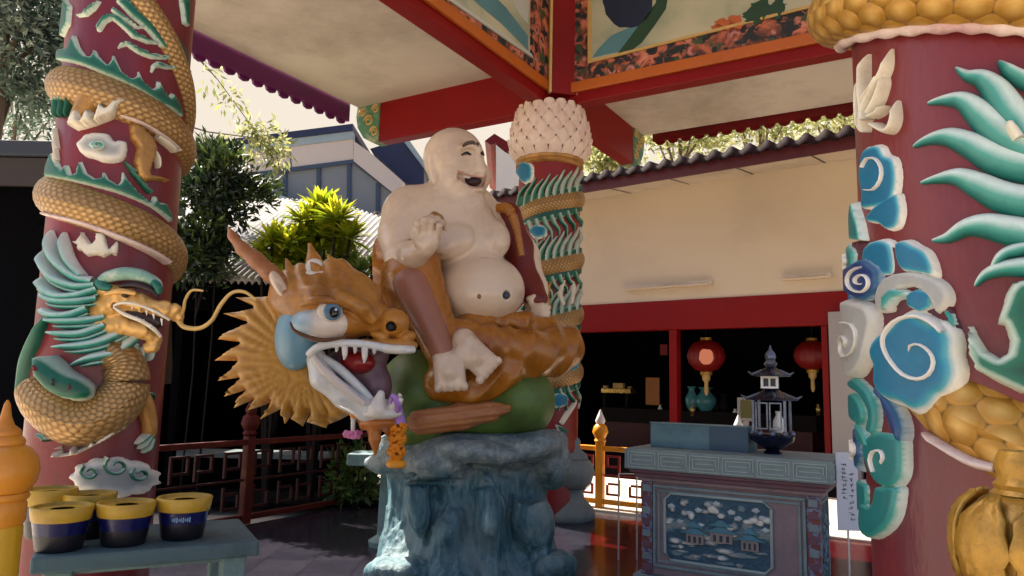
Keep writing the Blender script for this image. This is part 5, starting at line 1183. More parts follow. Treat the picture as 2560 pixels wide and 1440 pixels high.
# carved pavilions, walls and cloud scrolls standing proud in the panel
PW, PH = u1 - u0, w1 - w0
M_CW = paint('pinkish_carving', rgb(150, 134, 128), .65, .3, 14, .3); M_CR = paint('teal_carving', rgb(78, 130, 146), .6, .35, 14, .3); M_CC = paint('white_carving', rgb(190, 196, 194), .6, .25, 12, .3, rgb(110, 130, 140), .6); M_CD = paint('dark_carved_opening', rgb(50, 62, 70), .7)
def pq(x, y, hh): return apl.at(u0 + PW * x, w0 + PH * y, hh)
for x, y, s_ in ((.30, .44, .12), (.55, .50, .145), (.81, .44, .11)):
    wl_ = MB().prism([pq(x - s_ * .7, y - .15, .012), pq(x + s_ * .7, y - .15, .012), pq(x + s_ * .7, y, .012), pq(x - s_ * .7, y, .012)], apl.n * .018).build('carved_wall', M_CW, alt, bevel=.002)
    for k in (-1, 0, 1): MB().prism([pq(x + s_ * (.42 * k - .1), y - .13, .0302), pq(x + s_ * (.42 * k + .1), y - .13, .0302), pq(x + s_ * (.42 * k + .1), y - .04, .0302), pq(x + s_ * (.42 * k - .1), y - .04, .0302)], apl.n * .0015).build('carved_door', M_CD, wl_)
    for k, (ww, yy) in enumerate(((1.25, 0), (.8, .095))):
        MB().prism([pq(x - s_ * ww, y + yy - .0, .014), pq(x - s_ * ww * .5, y + yy + .035, .014), pq(x - s_ * ww * .2, y + yy + .08, .014), pq(x + s_ * ww * .2, y + yy + .08, .014), pq(x + s_ * ww * .5, y + yy + .035, .014), pq(x + s_ * ww, y + yy - .0, .014), pq(x + s_ * ww * .5, y + yy - .006, .014), pq(x - s_ * ww * .5, y + yy - .006, .014)], apl.n * (.026 + .004 * k)).build('carved_roof', M_CR, wl_, bevel=.002)
rc_ = random.Random(5)
for x, y in ((.06, .8), (.24, .72), (.33, .78), (.42, .88), (.5, .9), (.64, .8), (.70, .72), (.86, .86), (.92, .76), (.15, .58), (.95, .60)):
    cc_ = MB(); cx_, cy_ = u0 + PW * x, w0 + PH * y; poly = []
    for i_ in range(40):
        a_ = 6.283 * i_ / 40; k = .022 * (1 + .25 * (abs(math.sin(2.5 * a_ + x * 20)) - .5)); poly.append((cx_ + 1.5 * k * math.cos(a_), cy_ + k * math.sin(a_)))
    relief('carved_cloud', apl, poly, .022, M_CC, alt, 3, .012, .02, raw=True)
# side face panel
spl = Pln(G(aR - i, 0, 0), E2); sb0, sb1 = bf + i + .08, bf + dep - i - .06
b_ = MB()
for (p, q_, r, s_) in ((sb0, sb1, z - .07, z - .05), (sb0, sb1, zb + .06, zb + .08), (sb0, sb0 + .02, zb + .081, z - .071), (sb1 - .02, sb1, zb + .081, z - .071)): b_.gbox(aR - i - .001, aR - i + .012, p, q_, r, s_)
b_.build('panel_moulding', STONE, alt, bevel=.004)
rv, re_, rf = [], [], []
for jz in range(61):
    for jx in range(41):
        x, y = jx / 40, jz / 60; k = rh(x * .8 + .1, y); rv.append(G(aR - i + .002 + .02 * max(0, k), sb0 + .025 + (sb1 - sb0 - .05) * x, zb + .085 + (z - .075 - zb - .085) * y)); re_.append(min(1, max(0, k * .7)))
for jz in range(60):
    for jx in range(40): a = jz * 41 + jx; rf.append((a, a + 1, a + 42, a + 41))
mesh('landscape_relief', rv, rf, RELM, alt, True, {'e': re_})
# things on the altar
sx0, sx1 = floor_at(1628, 1118, zt_), floor_at(1868, 1122, zt_)
a0, bq = AB(sx0); a1, _ = AB(sx1)
b0 = bf + .30
pl_ = Pln(G(0, b0, 0), E1); a0 = pl_.uv(1626, 1090)[0]; a1 = pl_.uv(1870, 1090)[0]; hz1 = pl_.uv(1740, 1063)[1]
tr = thing('stone_trough', G((a0 + a1) / 2, b0, zt_), 'low blue grey rectangular stone trough on the altar top', 'trough')
bx = MB(); bx.gbox(a0, a1, b0, b0 + .025, zt_, hz1).gbox(a0, a1, b0 + .275, b0 + .3, zt_, hz1).gbox(a0, a0 + .025, b0 + .0255, b0 + .2745, zt_, hz1).gbox(a1 - .025, a1, b0 + .0255, b0 + .2745, zt_, hz1)
SLATE = paint('blue_grey_slate', rgb(92, 124, 132), .6, .35, 3, .25, rgb(54, 76, 92), .7)
bx.build('wall', SLATE, tr, bevel=.004); MB().gbox(a0 + .0255, a1 - .0255, b0 + .0255, b0 + .2745, zt_ + .001, zt_ + .03).build('bottom', SLATE, tr)
rm = MB().gbox(a0 - .006, a1 + .006, b0 - .006, b0 + .024, hz1 + .0005, hz1 + .010).build('rim', STONE, tr, bevel=.003)
MB().gbox(a0 + (a1 - a0) * .62, a1 + .003, b0 - .004, b0 - .0005, zt_ + .001, hz1 - .001).build('front_slab', paint('dark_slate', rgb(62, 84, 102), .6, .25, 4, .2), tr)
# pagoda shaped burner: bowl, glass lantern storey, little storey, tiered roofs
SILV = paint('blue_silver', rgb(104, 112, 130), .3, .4, 12, .15, rgb(24, 30, 56), .8, metal=.6); NAVYM = paint('navy_enamel', rgb(12, 17, 40), .25, .35, 10, .1, metal=.2)
c = Pln(G(0, bf + .36, 0), E1).hit(1931, 1108); c.z = zt_
m1 = (c - Vector((0, 0, EYE))).length / F
pg = thing('pagoda_burner', c, 'blue and silver pagoda shaped incense burner on the altar top', 'incense burner')
MB().lathe(c, [(.06, .0), (.07, .012), (.045, .03), (.10, .06), (.155, .10), (.165, .135), (.15, .15)], 28).build('bowl', NAVYM, pg, True)
for k in range(10):
    t_ = k * .628; MB().sphere(c + Vector((.15 * math.cos(t_), .15 * math.sin(t_), .155)), .022, 10, 8).build('petal', SILV, pg, True)
zz0, zz1 = .165, .40
for sx in (-1, 1):
    for sy in (-1, 1): MB().box(c + E1 * (.115 * sx) + E2 * (.1 * sy) + Vector((0, 0, (zz0 + zz1) / 2)), (.010, .010, (zz1 - zz0) / 2), (E1, E2, Vector((0, 0, 1)))).build('post', SILV, pg, bevel=.003)
for sx in (0, 1):   # glazed door frames
    a_ = c + E1 * (-.05 + .1 * sx) + E2 * -.112
    for dx, dz, hx_, hz_ in ((-.04, 0, .005, .1), (.04, 0, .005, .1), (0, .095, .035, .005), (0, -.095, .035, .005)): MB().box(a_ + E1 * dx + Vector((0, 0, .285 + dz)), (hx_, .005, hz_), (E1, E2, Vector((0, 0, 1)))).build('door_frame', SILV, pg)
vase_c = c + Vector((0, 0, .16)) + E1 * .05
MB().lathe(vase_c, [(.03, 0), (.045, .04), (.04, .09), (.02, .13), (.026, .16)], 16).build('cup', PORC, pg, True)
def proof(z_, r, h, parent):
    v = []; n_ = 32
    b_ = MB(); prof = [(r, 0), (r * .98, .012), (r * .62, h * .45), (r * .3, h * .85), (r * .22, h)]
    def sq(t, zz): return (1 / max(abs(math.cos(t - .628)), abs(math.sin(t - .628)))) * .86 if zz < h * .9 else 1
    b_.lathe(c + Vector((0, 0, z_)), prof, n_, sq); o = b_.build('roof', NAVYM, parent, True)
    for k in range(4):
        t_ = .628 + math.pi / 4 + k * math.pi / 2; d_ = Vector((math.cos(t_), math.sin(t_), 0))
        MB().tube([c + d_ * (r * .5) + Vector((0, 0, z_ + h * .55)), c + d_ * (r * 1.1) + Vector((0, 0, z_ + .012)), c + d_ * (r * 1.36) + Vector((0, 0, z_ + .035))], [.014, .012, .004], 8).build('upturned_eave', SILV, o, True)
    return o
proof(.40, .165, .09, pg)
b_ = MB()
for dx, dz, hx_, hz_ in ((-.055, 0, .009, .045), (.055, 0, .009, .045), (0, .038, .046, .008), (0, -.038, .046, .008), (0, 0, .006, .03)): b_.box(c + E2 * -.05 + E1 * dx + Vector((0, 0, .535 + dz)), (hx_, .008, hz_), (E1, E2, Vector((0, 0, 1))))
b_.build('window', PORC, pg); MB().box(c + Vector((0, 0, .535)), (.055, .041, .045), (E1, E2, Vector((0, 0, 1)))).build('upper_storey', NAVYM, pg)
proof(.581, .125, .075, pg)
MB().lathe(c + Vector((0, 0, .655)), [(.035, 0), (.05, .02), (.03, .05), (.042, .07), (.036, .1), (.012, .13), (.004, .165)], 18).build('finial', SILV, pg, True)
# paper notice on a post beside the altar
npl = Pln(G(aR + .04, bf + .12, 0), Vector((1, -.05, 0)))
p0, p1 = npl.uv(2096, 1326), npl.uv(2143, 1132)
sg = thing('notice_board', npl.at((p0[0] + p1[0]) / 2, 0, 0), 'narrow white notice with small blue vertical writing at the altar corner', 'notice')
MB().prism([npl.at(p0[0], p0[1], 0), npl.at(p1[0], p0[1], 0), npl.at(p1[0], p1[1], 0), npl.at(p0[0], p1[1], 0)], -npl.n * .012).build('board', paint('notice_white', rgb(206, 206, 214), .6, .06, 6, .03), sg)
rs = random.Random(11); gl = MB(); W2 = p1[0] - p0[0]; H2 = p1[1] - p0[1]
for colx, lo, hi in ((.34, .42, .90), (.66, .14, .80)):
    for k in range(9):
        yy = lo + (hi - lo) * k / 9
        for q in range(4):
            x_ = p0[0] + W2 * (colx + rs.uniform(-.08, .08)); y_ = p0[1] + H2 * (yy + rs.uniform(-.015, .015)); hor = rs.random() < .55
            hx_, hy_ = (W2 * .09, H2 * .003) if hor else (W2 * .016, H2 * .014)
            gl.prism([npl.at(x_ - hx_, y_ - hy_, .0012 + q * .0003), npl.at(x_ + hx_, y_ - hy_, .0012 + q * .0003), npl.at(x_ + hx_, y_ + hy_, .0012 + q * .0003), npl.at(x_ - hx_, y_ + hy_, .0012 + q * .0003)], npl.n * .0004)
gl.build('writing', paint('ink_blue', rgb(40, 46, 84), .6), sg)
pc_ = npl.at((p0[0] + p1[0]) / 2, 0, -.02); MB().tube([pc_, pc_ + Vector((0, 0, p0[1] + H2 * .7))], .008, 8).build('pole', STEEL, sg, True)
# thin steel stand at the altar's left
st = thing('steel_stand', floor_at(1570, 1420), 'thin steel rod stand left of the carved altar', 'stand')
pA = floor_at(1546, 1400); pB = floor_at(1592, 1400)
zA = P(1546, 1185, pA.y).z
for q_ in (pA, pB): MB().tube([q_, Vector((q_.x, q_.y, zA))], .008, 8).build('leg', STEEL, st, True)
MB().tube([Vector((pA.x, pA.y, zA)), Vector((pB.x, pB.y, zA))], .008, 8).build('crossbar', STEEL, st, True)
# ================================================================== railings
E1, E2 = PAV_AXES
def finial(c, s, mat, tipmat, parent):
    MB().lathe(c, [(.05 * s, 0), (.065 * s, .02 * s), (.05 * s, .05 * s), (.06 * s, .06 * s), (.085 * s, .11 * s), (.07 * s, .17 * s), (.04 * s, .2 * s)], 20).build('finial', mat, parent, True)
    MB().lathe(c + Vector((0, 0, .2 * s)), [(.042 * s, 0), (.055 * s, .03 * s), (.03 * s, .09 * s), (.004 * s, .15 * s)], 16).build('finial_tip', tipmat, parent, True)
def fret(p, q, z0, z1_, mat, parent):
    """red meander fretwork between two posts"""
    d = (q - p); L = d.length; d.normalize(); cx = MB(); n_ = max(1, round(L / .62)); w_ = L / n_; nrm = Vector((-d.y, d.x, 0)); H_ = z1_ - z0
    def br(x0, x1, y0, y1): cx.box(p + d * ((x0 + x1) / 2) + Vector((0, 0, z0 + (y0 + y1) / 2)), (abs(x1 - x0) / 2, .014 + .001 * random.random(), abs(y1 - y0) / 2), (d, nrm, Vector((0, 0, 1))))
    t_ = .026
    for k in range(n_):
        o_ = k * w_
        for f_ in (.04, .60):
            a_ = o_ + f_ * w_; e = a_ + .34 * w_
            br(a_, e, H_ * .92 - t_, H_ * .92); br(a_, a_ + t_, H_ * .55, H_ * .92 - t_); br(e - t_, e, H_ * .66, H_ * .92 - t_); br(a_ + t_, e - t_, H_ * .66, H_ * .66 + t_)
            br(a_, e, H_ * .08, H_ * .08 + t_); br(a_, a_ + t_, H_ * .08 + t_, H_ * .42); br(e - t_, e, H_ * .08 + t_, H_ * .3); br(a_ + t_, e - t_, H_ * .3, H_ * .3 + t_)
        br(o_, o_ + w_, H_ * .485, H_ * .515)
    cx.build('fretwork', mat, parent)
RFRET = paint('red_fretwork', rgb(150, 30, 22), .45, .2, 6, .1)
def railing(name_lbl, pts, zt2, pm, rm_, tip, posts=True):
    r_ = thing('railing', pts[0], name_lbl, 'railing')
    for q_ in pts:
        MB().box(q_ + Vector((0, 0, zt2 / 2)), (.05, .05, zt2 / 2), (E1, E2, Vector((0, 0, 1)))).build('post', pm, r_, bevel=.012)
        finial(q_ + Vector((0, 0, zt2)), 1.2, pm, tip, r_)
    for p, q_ in zip(pts, pts[1:]):
        d = (q_ - p).normalized(); nrm = Vector((-d.y, d.x, 0)); L = (q_ - p).length
        for zz, hh in ((zt2 - .07, .03), (.07, .03)): MB().box((p + q_) / 2 + Vector((0, 0, zz)), (L / 2 - .052, .028, hh), (d, nrm, Vector((0, 0, 1)))).build('rail', rm_, r_, bevel=.008)
        fret(p + d * .055, q_ - d * .055, .105, zt2 - .105, RFRET, r_)
    return r_
rp0 = floor_at(1500, 1250); ra, rb_ = AB(rp0); rb_ = 8.88
ra = AB(Pln(G(0, rb_, 0), E1).hit(1500, 1200))[0]
rz = .03
railing('bright yellow railing with red fretwork and white tipped post, beside the carved altar', [G(ra + 1.75 * k, rb_, rz) for k in (1, 0)] , .80, YELLOW, YELLOW, WHITE)
rs_ = thing('railing', G(ra - .4, rb_, rz), 'short yellow end piece of railing hidden behind the grey stone urn', 'railing')
MB().gbox(ra - .72, ra - .052, rb_ - .028, rb_ + .028, rz + .70, rz + .76).build('rail', YELLOW, rs_, bevel=.008); MB().gbox(ra - .72, ra - .052, rb_ - .028, rb_ + .028, rz + .04, rz + .10).build('rail', YELLOW, rs_, bevel=.008)
fret(G(ra - .70, rb_, 0), G(ra - .055, rb_, 0), rz + .105, rz + .69, RFRET, rs_)
DIMRED = paint('shade_dimmed_red_rail', rgb(72, 14, 7), .55, .4, 5, .15, rgb(96, 50, 14), .6, spec=.2)  # red darkened to hold the left side's shade, with ochre patches
RFRET = paint('shaded_red_fretwork', rgb(46, 9, 8), .6, .3, 6, .1, spec=.2)  # darker copy of the red fretwork, shade put into its colour
l0, l1 = floor_at(610, 1310), floor_at(900, 1258); ld_ = (l1 - l0).normalized()
railing('shade-dimmed red railing with ochre worn rails on the shaded left side', [l0 + ld_ * (2.0 * k) for k in (-1, 0, 1)], .93, DIMRED, DIMRED, DIMRED)
# ================================================================== stone urn behind the rock
c = floor_at(1412, 1296); c = Vector((c.x, c.y, .03 if AB(c)[1] > 8.72 else 0)); sU = (c - Vector((0, 0, EYE))).length / F
URN = paint('grey_urn_stone', rgb(112, 122, 122), .75, .2, 5, .35, rgb(66, 80, 84), .6)
ur = thing('stone_urn', c, 'grey stone urn with knobbed lid standing between rock and yellow railing', 'urn')
MB().lathe(c, [(68 * sU, 0), (72 * sU, 5 * sU), (72 * sU, 20 * sU), (60 * sU, 34 * sU), (46 * sU, 48 * sU), (44 * sU, 64 * sU), (50 * sU, 72 * sU)], 36).build('foot', URN, ur, True)
MB().lathe(c, [(48 * sU, 72.5 * sU), (64 * sU, 90 * sU), (70 * sU, 110 * sU), (66 * sU, 128 * sU), (52 * sU, 142 * sU)], 36).build('bowl', URN, ur, True)
MB().lathe(c, [(54 * sU, 142.5 * sU), (50 * sU, 152 * sU), (38 * sU, 160 * sU), (34 * sU, 168 * sU), (36 * sU, 182 * sU), (26 * sU, 194 * sU), (8 * sU, 198 * sU)], 36).build('lid', URN, ur, True)
# ================================================================== foreground posts with finials
def lathe_px(cx_, pts, Y, mat, parent, name, n=40, bev=None, sq=None):
    c0 = P(cx_, 960, Y); prof = []
    for r, y in pts: prof.append((r * Y / F, P(cx_, y, Y).z - c0.z))
    prof.sort(key=lambda q_: q_[1]); return MB().lathe(c0, prof, n, sq).build(name, mat, parent, True)
YP = paint('glossy_ochre_post', rgb(206, 132, 34), .35, .15, 5, .08, rgb(150, 84, 26), .4); YB = paint('mustard_post', rgb(198, 150, 14), .4, .1, 3, .06)
ly = thing('finial_post', P(22, 1440, 2.1), 'yellow post with an ochre bulbous finial in front of the left pillar', 'post')
lathe_px(24, [(2, 1000), (7, 1010), (12, 1040), (20, 1062), (34, 1074), (38, 1082), (36, 1088), (44, 1096), (48, 1104), (46, 1112), (62, 1122), (78, 1146), (84, 1176), (80, 1204), (66, 1228), (62, 1232)], 2.1, YP, ly, 'finial')
lathe_px(24, [(64, 1232.2), (68, 1240), (66, 1248), (60, 1252), (64, 1262), (64, 1304), (58, 1314)], 2.1, YP, ly, 'collar')
lathe_px(24, [(58, 1314.2), (60, 1320), (60, 2900)], 2.1, YB, ly, 'post')
gp = thing('finial_post', P(2545, 1440, 1.35), 'gold lotus bulb finial post in front of the right pillar base', 'post')
YG = 1.35
lathe_px(2548, [(52, 1128), (62, 1150), (66, 1170), (58, 1190), (62, 1204), (70, 1212), (66, 1224), (76, 1236)], YG, GOLDY, gp, 'neck')
lathe_px(2548, [(70, 1236.2), (96, 1252), (128, 1284), (146, 1330), (150, 1380), (140, 1440), (110, 1500), (80, 1540), (76, 2200)], YG, GOLDY, gp, 'bulb')
c0 = P(2548, 960, YG)
for k in range(8):      # pointed petals with scalloped rims round the shoulder
    th0 = k * .785 + .35; pv, pf = [], []
    for j in range(9):
        tz = j / 8; zz = P(2548, 1452 - 215 * tz, YG).z; rr = np.interp(1452 - 215 * tz, [1236, 1252, 1284, 1330, 1380, 1440, 1500], [84, 104, 136, 153, 157, 148, 118]) * YG / F + .004 + .008 * tz ** 3
        wd = .40 * (math.sin(math.pi * (.18 + .72 * tz)) ** .7) * (1 + .10 * math.sin(tz * 19))
        for i_ in range(7):
            x = (i_ - 3) / 3; edge = .006 * (abs(x) > .9)
            pv.append((c0.x + (rr + edge) * math.cos(th0 + wd * x), c0.y + (rr + edge) * math.sin(th0 + wd * x), zz))
    for j in range(8):
        for i_ in range(6): pf.append((j * 7 + i_, j * 7 + i_ + 1, (j + 1) * 7 + i_ + 1, (j + 1) * 7 + i_))
    o = mesh('petal', pv, pf, GOLDY, gp, True); m_ = o.modifiers.new('thick', 'SOLIDIFY'); m_.thickness = .008; m_.offset = 1
# ================================================================== stone table and offering pots at lower left
TB = thing('stone_table', floor_at(380, 1500), 'low weathered grey green stone table at lower left, carrying yellow rimmed pots', 'table')
zT = .80
pA, pB, pC = floor_at(650, 1352, zT), floor_at(76, 1396, zT), floor_at(470, 1326, zT)
dU = (pB - pA); LU = dU.length; dU.normalize(); dV = Vector((-dU.y, dU.x, 0));
if dV.y < 0: dV = -dV
TABST = paint('weathered_table_stone', rgb(70, 92, 96), .75, .35, 5, .4, rgb(44, 56, 60), .8); UP = Vector((0, 0, 1)); WD = .62
MB().box(pA + dU * (LU / 2) + dV * (WD / 2) + UP * -.035, (LU / 2, WD / 2, .035), (dU, dV, UP)).build('table_top', TABST, TB, bevel=.012)
MB().box(pA + dU * (LU / 2) + dV * .10 + UP * -.085, (LU / 2 - .1, .02, .0145), (dU, dV, UP)).build('apron', TEALSTONE, TB, bevel=.01)
for u in (.10, LU - .1):
    for v_ in (.1, WD - .1): MB().box(pA + dU * u + dV * v_ + UP * (-.0705 - (zT - .0705) / 2), (.055, .05, (zT - .0705) / 2), (dU, dV, UP)).build('leg', TEALSTONE, TB, bevel=.012)
br_ = MB()
for k in range(3):
    u = .16 + k * .62
    br_.tube([pA + dU * u + dV * .1 + UP * -.33, pA + dU * (u + .12) + dV * .1 + UP * -.24, pA + dU * (u + .3) + dV * .1 + UP * -.2, pA + dU * (u + .5) + dV * .1 + UP * -.26], .018, 8)
br_.tube([pA + dU * .12 + dV * .1 + UP * -.3, pA + dU * (LU - .12) + dV * .1 + UP * -.3], .02, 8)
br_.build('carved_bracket', TEALSTONE, TB, True)
POTB = paint('navy_pot_glaze', rgb(14, 18, 70), .25, .15, 5, .05); POTY = paint('yellow_pot_rim', rgb(186, 146, 42), .45, .2, 6, .08, rgb(120, 90, 40), .6); POTK = paint('black_pot_base', rgb(14, 14, 24), .4)
SAND = paint('ash_sand', rgb(150, 130, 84), .9, .2, 20, .3)
def pot(px, py, r, hgt, z0, label, mark=False):
    """px,py = centre of the front rim edge"""
    zR = z0 + hgt; c = floor_at(px, py, zR); c = Vector((c.x, c.y, z0)) + Vector((c.x, c.y, 0)).normalized() * r
    p_ = thing('offering_pot', c, label, 'pot', 'yellow rimmed pots on the stone table')
    MB().lathe(c, [(r * .72, .0), (r * .78, .01), (r * .86, hgt * .38)], 32).build('base', POTK, p_, True)
    MB().lathe(c, [(r * .862, hgt * .381), (r * .94, hgt * .68)], 32).build('bowl', POTB, p_, True)
    MB().lathe(c, [(r * .96, hgt * .681), (r * .98, hgt * .7), (r * 1.05, hgt * .97), (r * 1.02, hgt), (r * .93, hgt), (r * .9, hgt * .93)], 32).build('rim', POTY, p_, True)
    MB().lathe(c, [(r * .89, hgt * .86), (r * .85, hgt * .9), (r * .4, hgt * .93)], 24).build('ash', SAND, p_, True)
    if mark:
        vw = (Vector((0, 0, 0)) - Vector((c.x, c.y, 0))).normalized(); th0 = math.atan2(vw.y, vw.x); m_ = MB()
        for k in range(9):
            t_ = th0 - .42 + k * .085; q_ = c + Vector((math.cos(t_), math.sin(t_), 0)) * (r * .905) + UP * (hgt * .52)
            tx = Vector((-math.sin(t_), math.cos(t_), 0)); m_.box(q_, (r * .022, .003, hgt * (.03 + .03 * ((k * 7) % 3) / 2)), (tx, Vector((math.cos(t_), math.sin(t_), 0)), UP))
        m_.build('writing', paint('pale_blue_writing', rgb(110, 150, 190), .5), p_)
rr_ = .118
pot(462, 1250, rr_, .19, zT, 'navy pot with yellow rim at the open right end of the stone table', True)
pot(316, 1264, rr_, .185, zT, 'navy pot with yellow rim in the middle of the front row')
pot(156, 1274, rr_, .185, zT, 'navy pot with yellow rim just right of the yellow post')
pot(226, 1240, .11, .20, zT, 'yellow rimmed pot in the back row, between two front pots')
pot(126, 1228, .11, .22, zT, 'yellow rimmed pot in the back row, nearest the yellow post')
# ================================================================== garlands hung on the creature's jaw
MARI = paint('marigold', rgb(232, 138, 16), .7, .3, 40, .5); PINK = paint('pink_petals', rgb(222, 130, 170), .6, .2, 30, .3); LILAC = paint('lilac_ribbon', rgb(170, 120, 200), .4, .15, 8); 
def pz(x, y, d): return P(x, y, ZS + d * ZS / F)
g_ = thing('garland', pz(990, 1060, -330), 'marigold garland with lilac ribbon hanging at the chin of the creature', 'garland')
u_ = ZS / F
c = pz(990, 1168, -300)
rg = random.Random(3); fl_ = MB()
for k in range(150):
    a_ = rg.uniform(0, 6.28); zz = rg.uniform(18, 88); r_ = 13 + 3 * math.sin(zz * .25)
    fl_.sphere(c + Vector((r_ * math.cos(a_), r_ * math.sin(a_), zz)) * u_, 5.2 * u_, 7, 5)
fl_.build('flowers', MARI, g_, True)
MB().lathe(c, [(18 * u_, 0), (21 * u_, 4 * u_), (19 * u_, 12 * u_), (10 * u_, 17 * u_)], 20).build('yellow_base', YELLOW, g_, True)
MB().sphere(c + Vector((0, 0, 17 * u_)), 6 * u_).build('bead', WHITE, g_, True)
MB().lathe(c + Vector((0, 0, 88 * u_)), [(17 * u_, 0), (14 * u_, 12 * u_), (7 * u_, 34 * u_), (3 * u_, 52 * u_)], 14).build('ribbon_skirt', LILAC, g_, True)
px_tube('ribbon', [(990, 1034, -326), (996, 1012, -345), (982, 990, -352), (976, 1010, -350)], [4, 7, 6, 2], LILAC, g_); px_tube('ribbon', [(990, 1030, -330), (1000, 1000, -346), (998, 984, -340)], [4, 7, 2], WHITE, g_)
g2 = thing('garland', pz(882, 1040, -300), 'small white string garland with pink petals under the jaw', 'garland')
px_tube('string', [(884, 1030, -296), (883, 1050, -296), (882, 1082, -296)], [9, 5, 4], WHITE, g2); px_tube('bead', [(886, 1024, -300), (884, 1044, -298)], [8, 7], MARI, g2)
fl_ = MB(); c = pz(882, 1086, -296)
for k in range(34):
    a_ = k * 2.4; r_ = 3 + 15 * (k / 34); fl_.sphere(c + Vector((r_ * math.cos(a_), r_ * math.sin(a_), rg.uniform(-5, 5))) * u_, 5 * u_, 7, 5)
fl_.build('flowers', PINK, g2, True)
# stone ledge beside the rock
lg = P(948, 1146, 7.3)
ld = thing('stone_ledge', Vector((lg.x, lg.y, 0)), 'small grey green stone pedestal table half hidden left of the blue rock', 'pedestal table')
MB().box((lg.x, lg.y, lg.z), (.27, .2, .055)).build('table_top', TEALSTONE, ld, bevel=.012); MB().lathe((lg.x + .1, lg.y, 0), [(.16, 0), (.17, .05), (.09, .1), (.08, lg.z - .15), (.15, lg.z - .056)], 20).build('stem', TEALSTONE, ld, True)
# ================================================================== left background: dark shelter, white roofed shed, blue grey house
BLK = paint('shade_black_wall', rgb(6, 6, 9), .9, .3, 2, .1, spec=.04)  # near-black colour carries the shade of the shelter and shed interior
shel = thing('dark_shelter', P(60, 1000, 9.5), 'dark low shelter with grey roof edge behind the left pillar', 'shelter')
x0, x1 = P(-420, 960, 9.2).x, P(128, 960, 9.2).x
zr = P(50, 352, 9.2).z
MB().box(((x0 + x1) / 2, 10.8, zr - .12), ((x1 - x0) / 2, 1.7, .10)).build('roof', paint('grey_roof_edge', rgb(40, 46, 56), .7, .25, 3, .2), shel, bevel=.02)
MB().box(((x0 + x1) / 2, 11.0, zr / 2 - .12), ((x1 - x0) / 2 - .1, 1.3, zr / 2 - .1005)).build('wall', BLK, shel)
MB().box(((x0 + x1) / 2, 9.18, zr - .42), ((x1 - x0) / 2, .03, .18)).build('fascia', paint('brown_fascia', rgb(44, 34, 30), .7, .2, 3), shel)
shed = thing('white_roofed_shed', P(700, 1000, 13), 'open sided shed with sunlit white corrugated roof and black interior', 'shed')
WROOF = paint('sunlit_white_roofing', rgb(150, 144, 138), .7, .25, 2, .2, rgb(84, 76, 70), .8)
ye, yr = 9.95, 14.4
pe = [P(380, 690, ye), P(1050, 690, ye)]; pr_ = [P(380, 470, yr), P(1010, 600, yr)]
zE_, zR0, zR1 = pe[0].z, P(600, 500, yr).z, P(960, 590, yr).z
tv, tf = [], []; N = 150; xa, xb = P(150, 690, ye).x, P(1020, 690, ye).x
for k in range(N + 1):
    x = xa + (xb - xa) * k / N; wv = .035 * math.sin(k * 2.1); zr_ = np.interp(k / N, [0, .55, 1], [zR0 + .1, zR0, zR1])
    tv += [(x, ye, zE_ + wv), (x, yr, zr_ + wv), (x, ye, zE_ - .06 + wv), (x, yr, zr_ - .06 + wv)]
    if k: q = 4 * k; tf += [(q - 4, q, q + 1, q - 3), (q - 2, q - 1, q + 3, q + 2), (q - 4, q - 2, q + 2, q)]
mesh('roof', tv, tf, WROOF, shed, True)
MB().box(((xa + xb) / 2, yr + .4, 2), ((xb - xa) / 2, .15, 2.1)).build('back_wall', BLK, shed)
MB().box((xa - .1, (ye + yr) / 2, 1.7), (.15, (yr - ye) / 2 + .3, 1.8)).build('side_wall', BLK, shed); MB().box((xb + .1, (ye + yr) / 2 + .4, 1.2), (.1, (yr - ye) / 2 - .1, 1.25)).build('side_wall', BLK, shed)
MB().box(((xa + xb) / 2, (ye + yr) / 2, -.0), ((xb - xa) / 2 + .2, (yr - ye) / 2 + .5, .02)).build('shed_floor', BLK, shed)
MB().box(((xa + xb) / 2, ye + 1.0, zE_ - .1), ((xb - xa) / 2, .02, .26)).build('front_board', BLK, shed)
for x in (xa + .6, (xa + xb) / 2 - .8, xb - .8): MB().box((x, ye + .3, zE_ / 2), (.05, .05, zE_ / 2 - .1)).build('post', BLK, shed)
# dark counter along the shed, with a red shelf frame and green pot plants glimpsed beside the rock
ct = thing('shed_counter', P(640, 1130, 10.9), 'dark counter with a thin grey top in the shaded shed', 'counter')
ca, cb = P(420, 1130, 10.9), P(905, 1130, 10.9); MB().box(((ca.x + cb.x) / 2, 11.2, ca.z - .03), ((cb.x - ca.x) / 2, .35, .03)).build('counter_top', paint('grey_counter', rgb(86, 96, 98), .5), ct); MB().box(((ca.x + cb.x) / 2, 11.3, (ca.z - .07) / 2), ((cb.x - ca.x) / 2 - .1, .25, (ca.z - .07) / 2)).build('front_panel', BLK, ct)
# blue grey house
hs = thing('blue_grey_house', P(760, 960, 21), 'pale house with blue grey panelled upper wall and dark blue roof edge', 'house')
NAVYR = paint('navy_roof', rgb(26, 34, 66), .6, .2, 2, .1); LTB = paint('pale_blue_band', rgb(140, 156, 160), .6, .12, 3); GREYP = paint('grey_panel', rgb(116, 122, 126), .7, .14, 8, .15); MULL = paint('blue_mullion', rgb(50, 66, 86), .6, .15, 4); PINKW = paint('pale_pink_wall', rgb(192, 180, 170), .8, .07, 1, .05)
def slab(poly, Y, th, mat, name, parent): return MB().prism([P(x, y, Y) for x, y in poly], (0, th, 0)).build(name, mat, parent)
slab([(380, 372), (882, 309), (882, 326), (380, 388)], 20.9, 4, NAVYR, 'roof_edge', hs)
slab([(380, 388.5), (882, 326.5), (882, 346), (380, 410)], 20.95, .3, LTB, 'band', hs)
slab([(380, 410.5), (882, 346.5), (884, 402), (560, 444), (380, 466)], 21, 3, PINKW, 'upper_wall', hs)
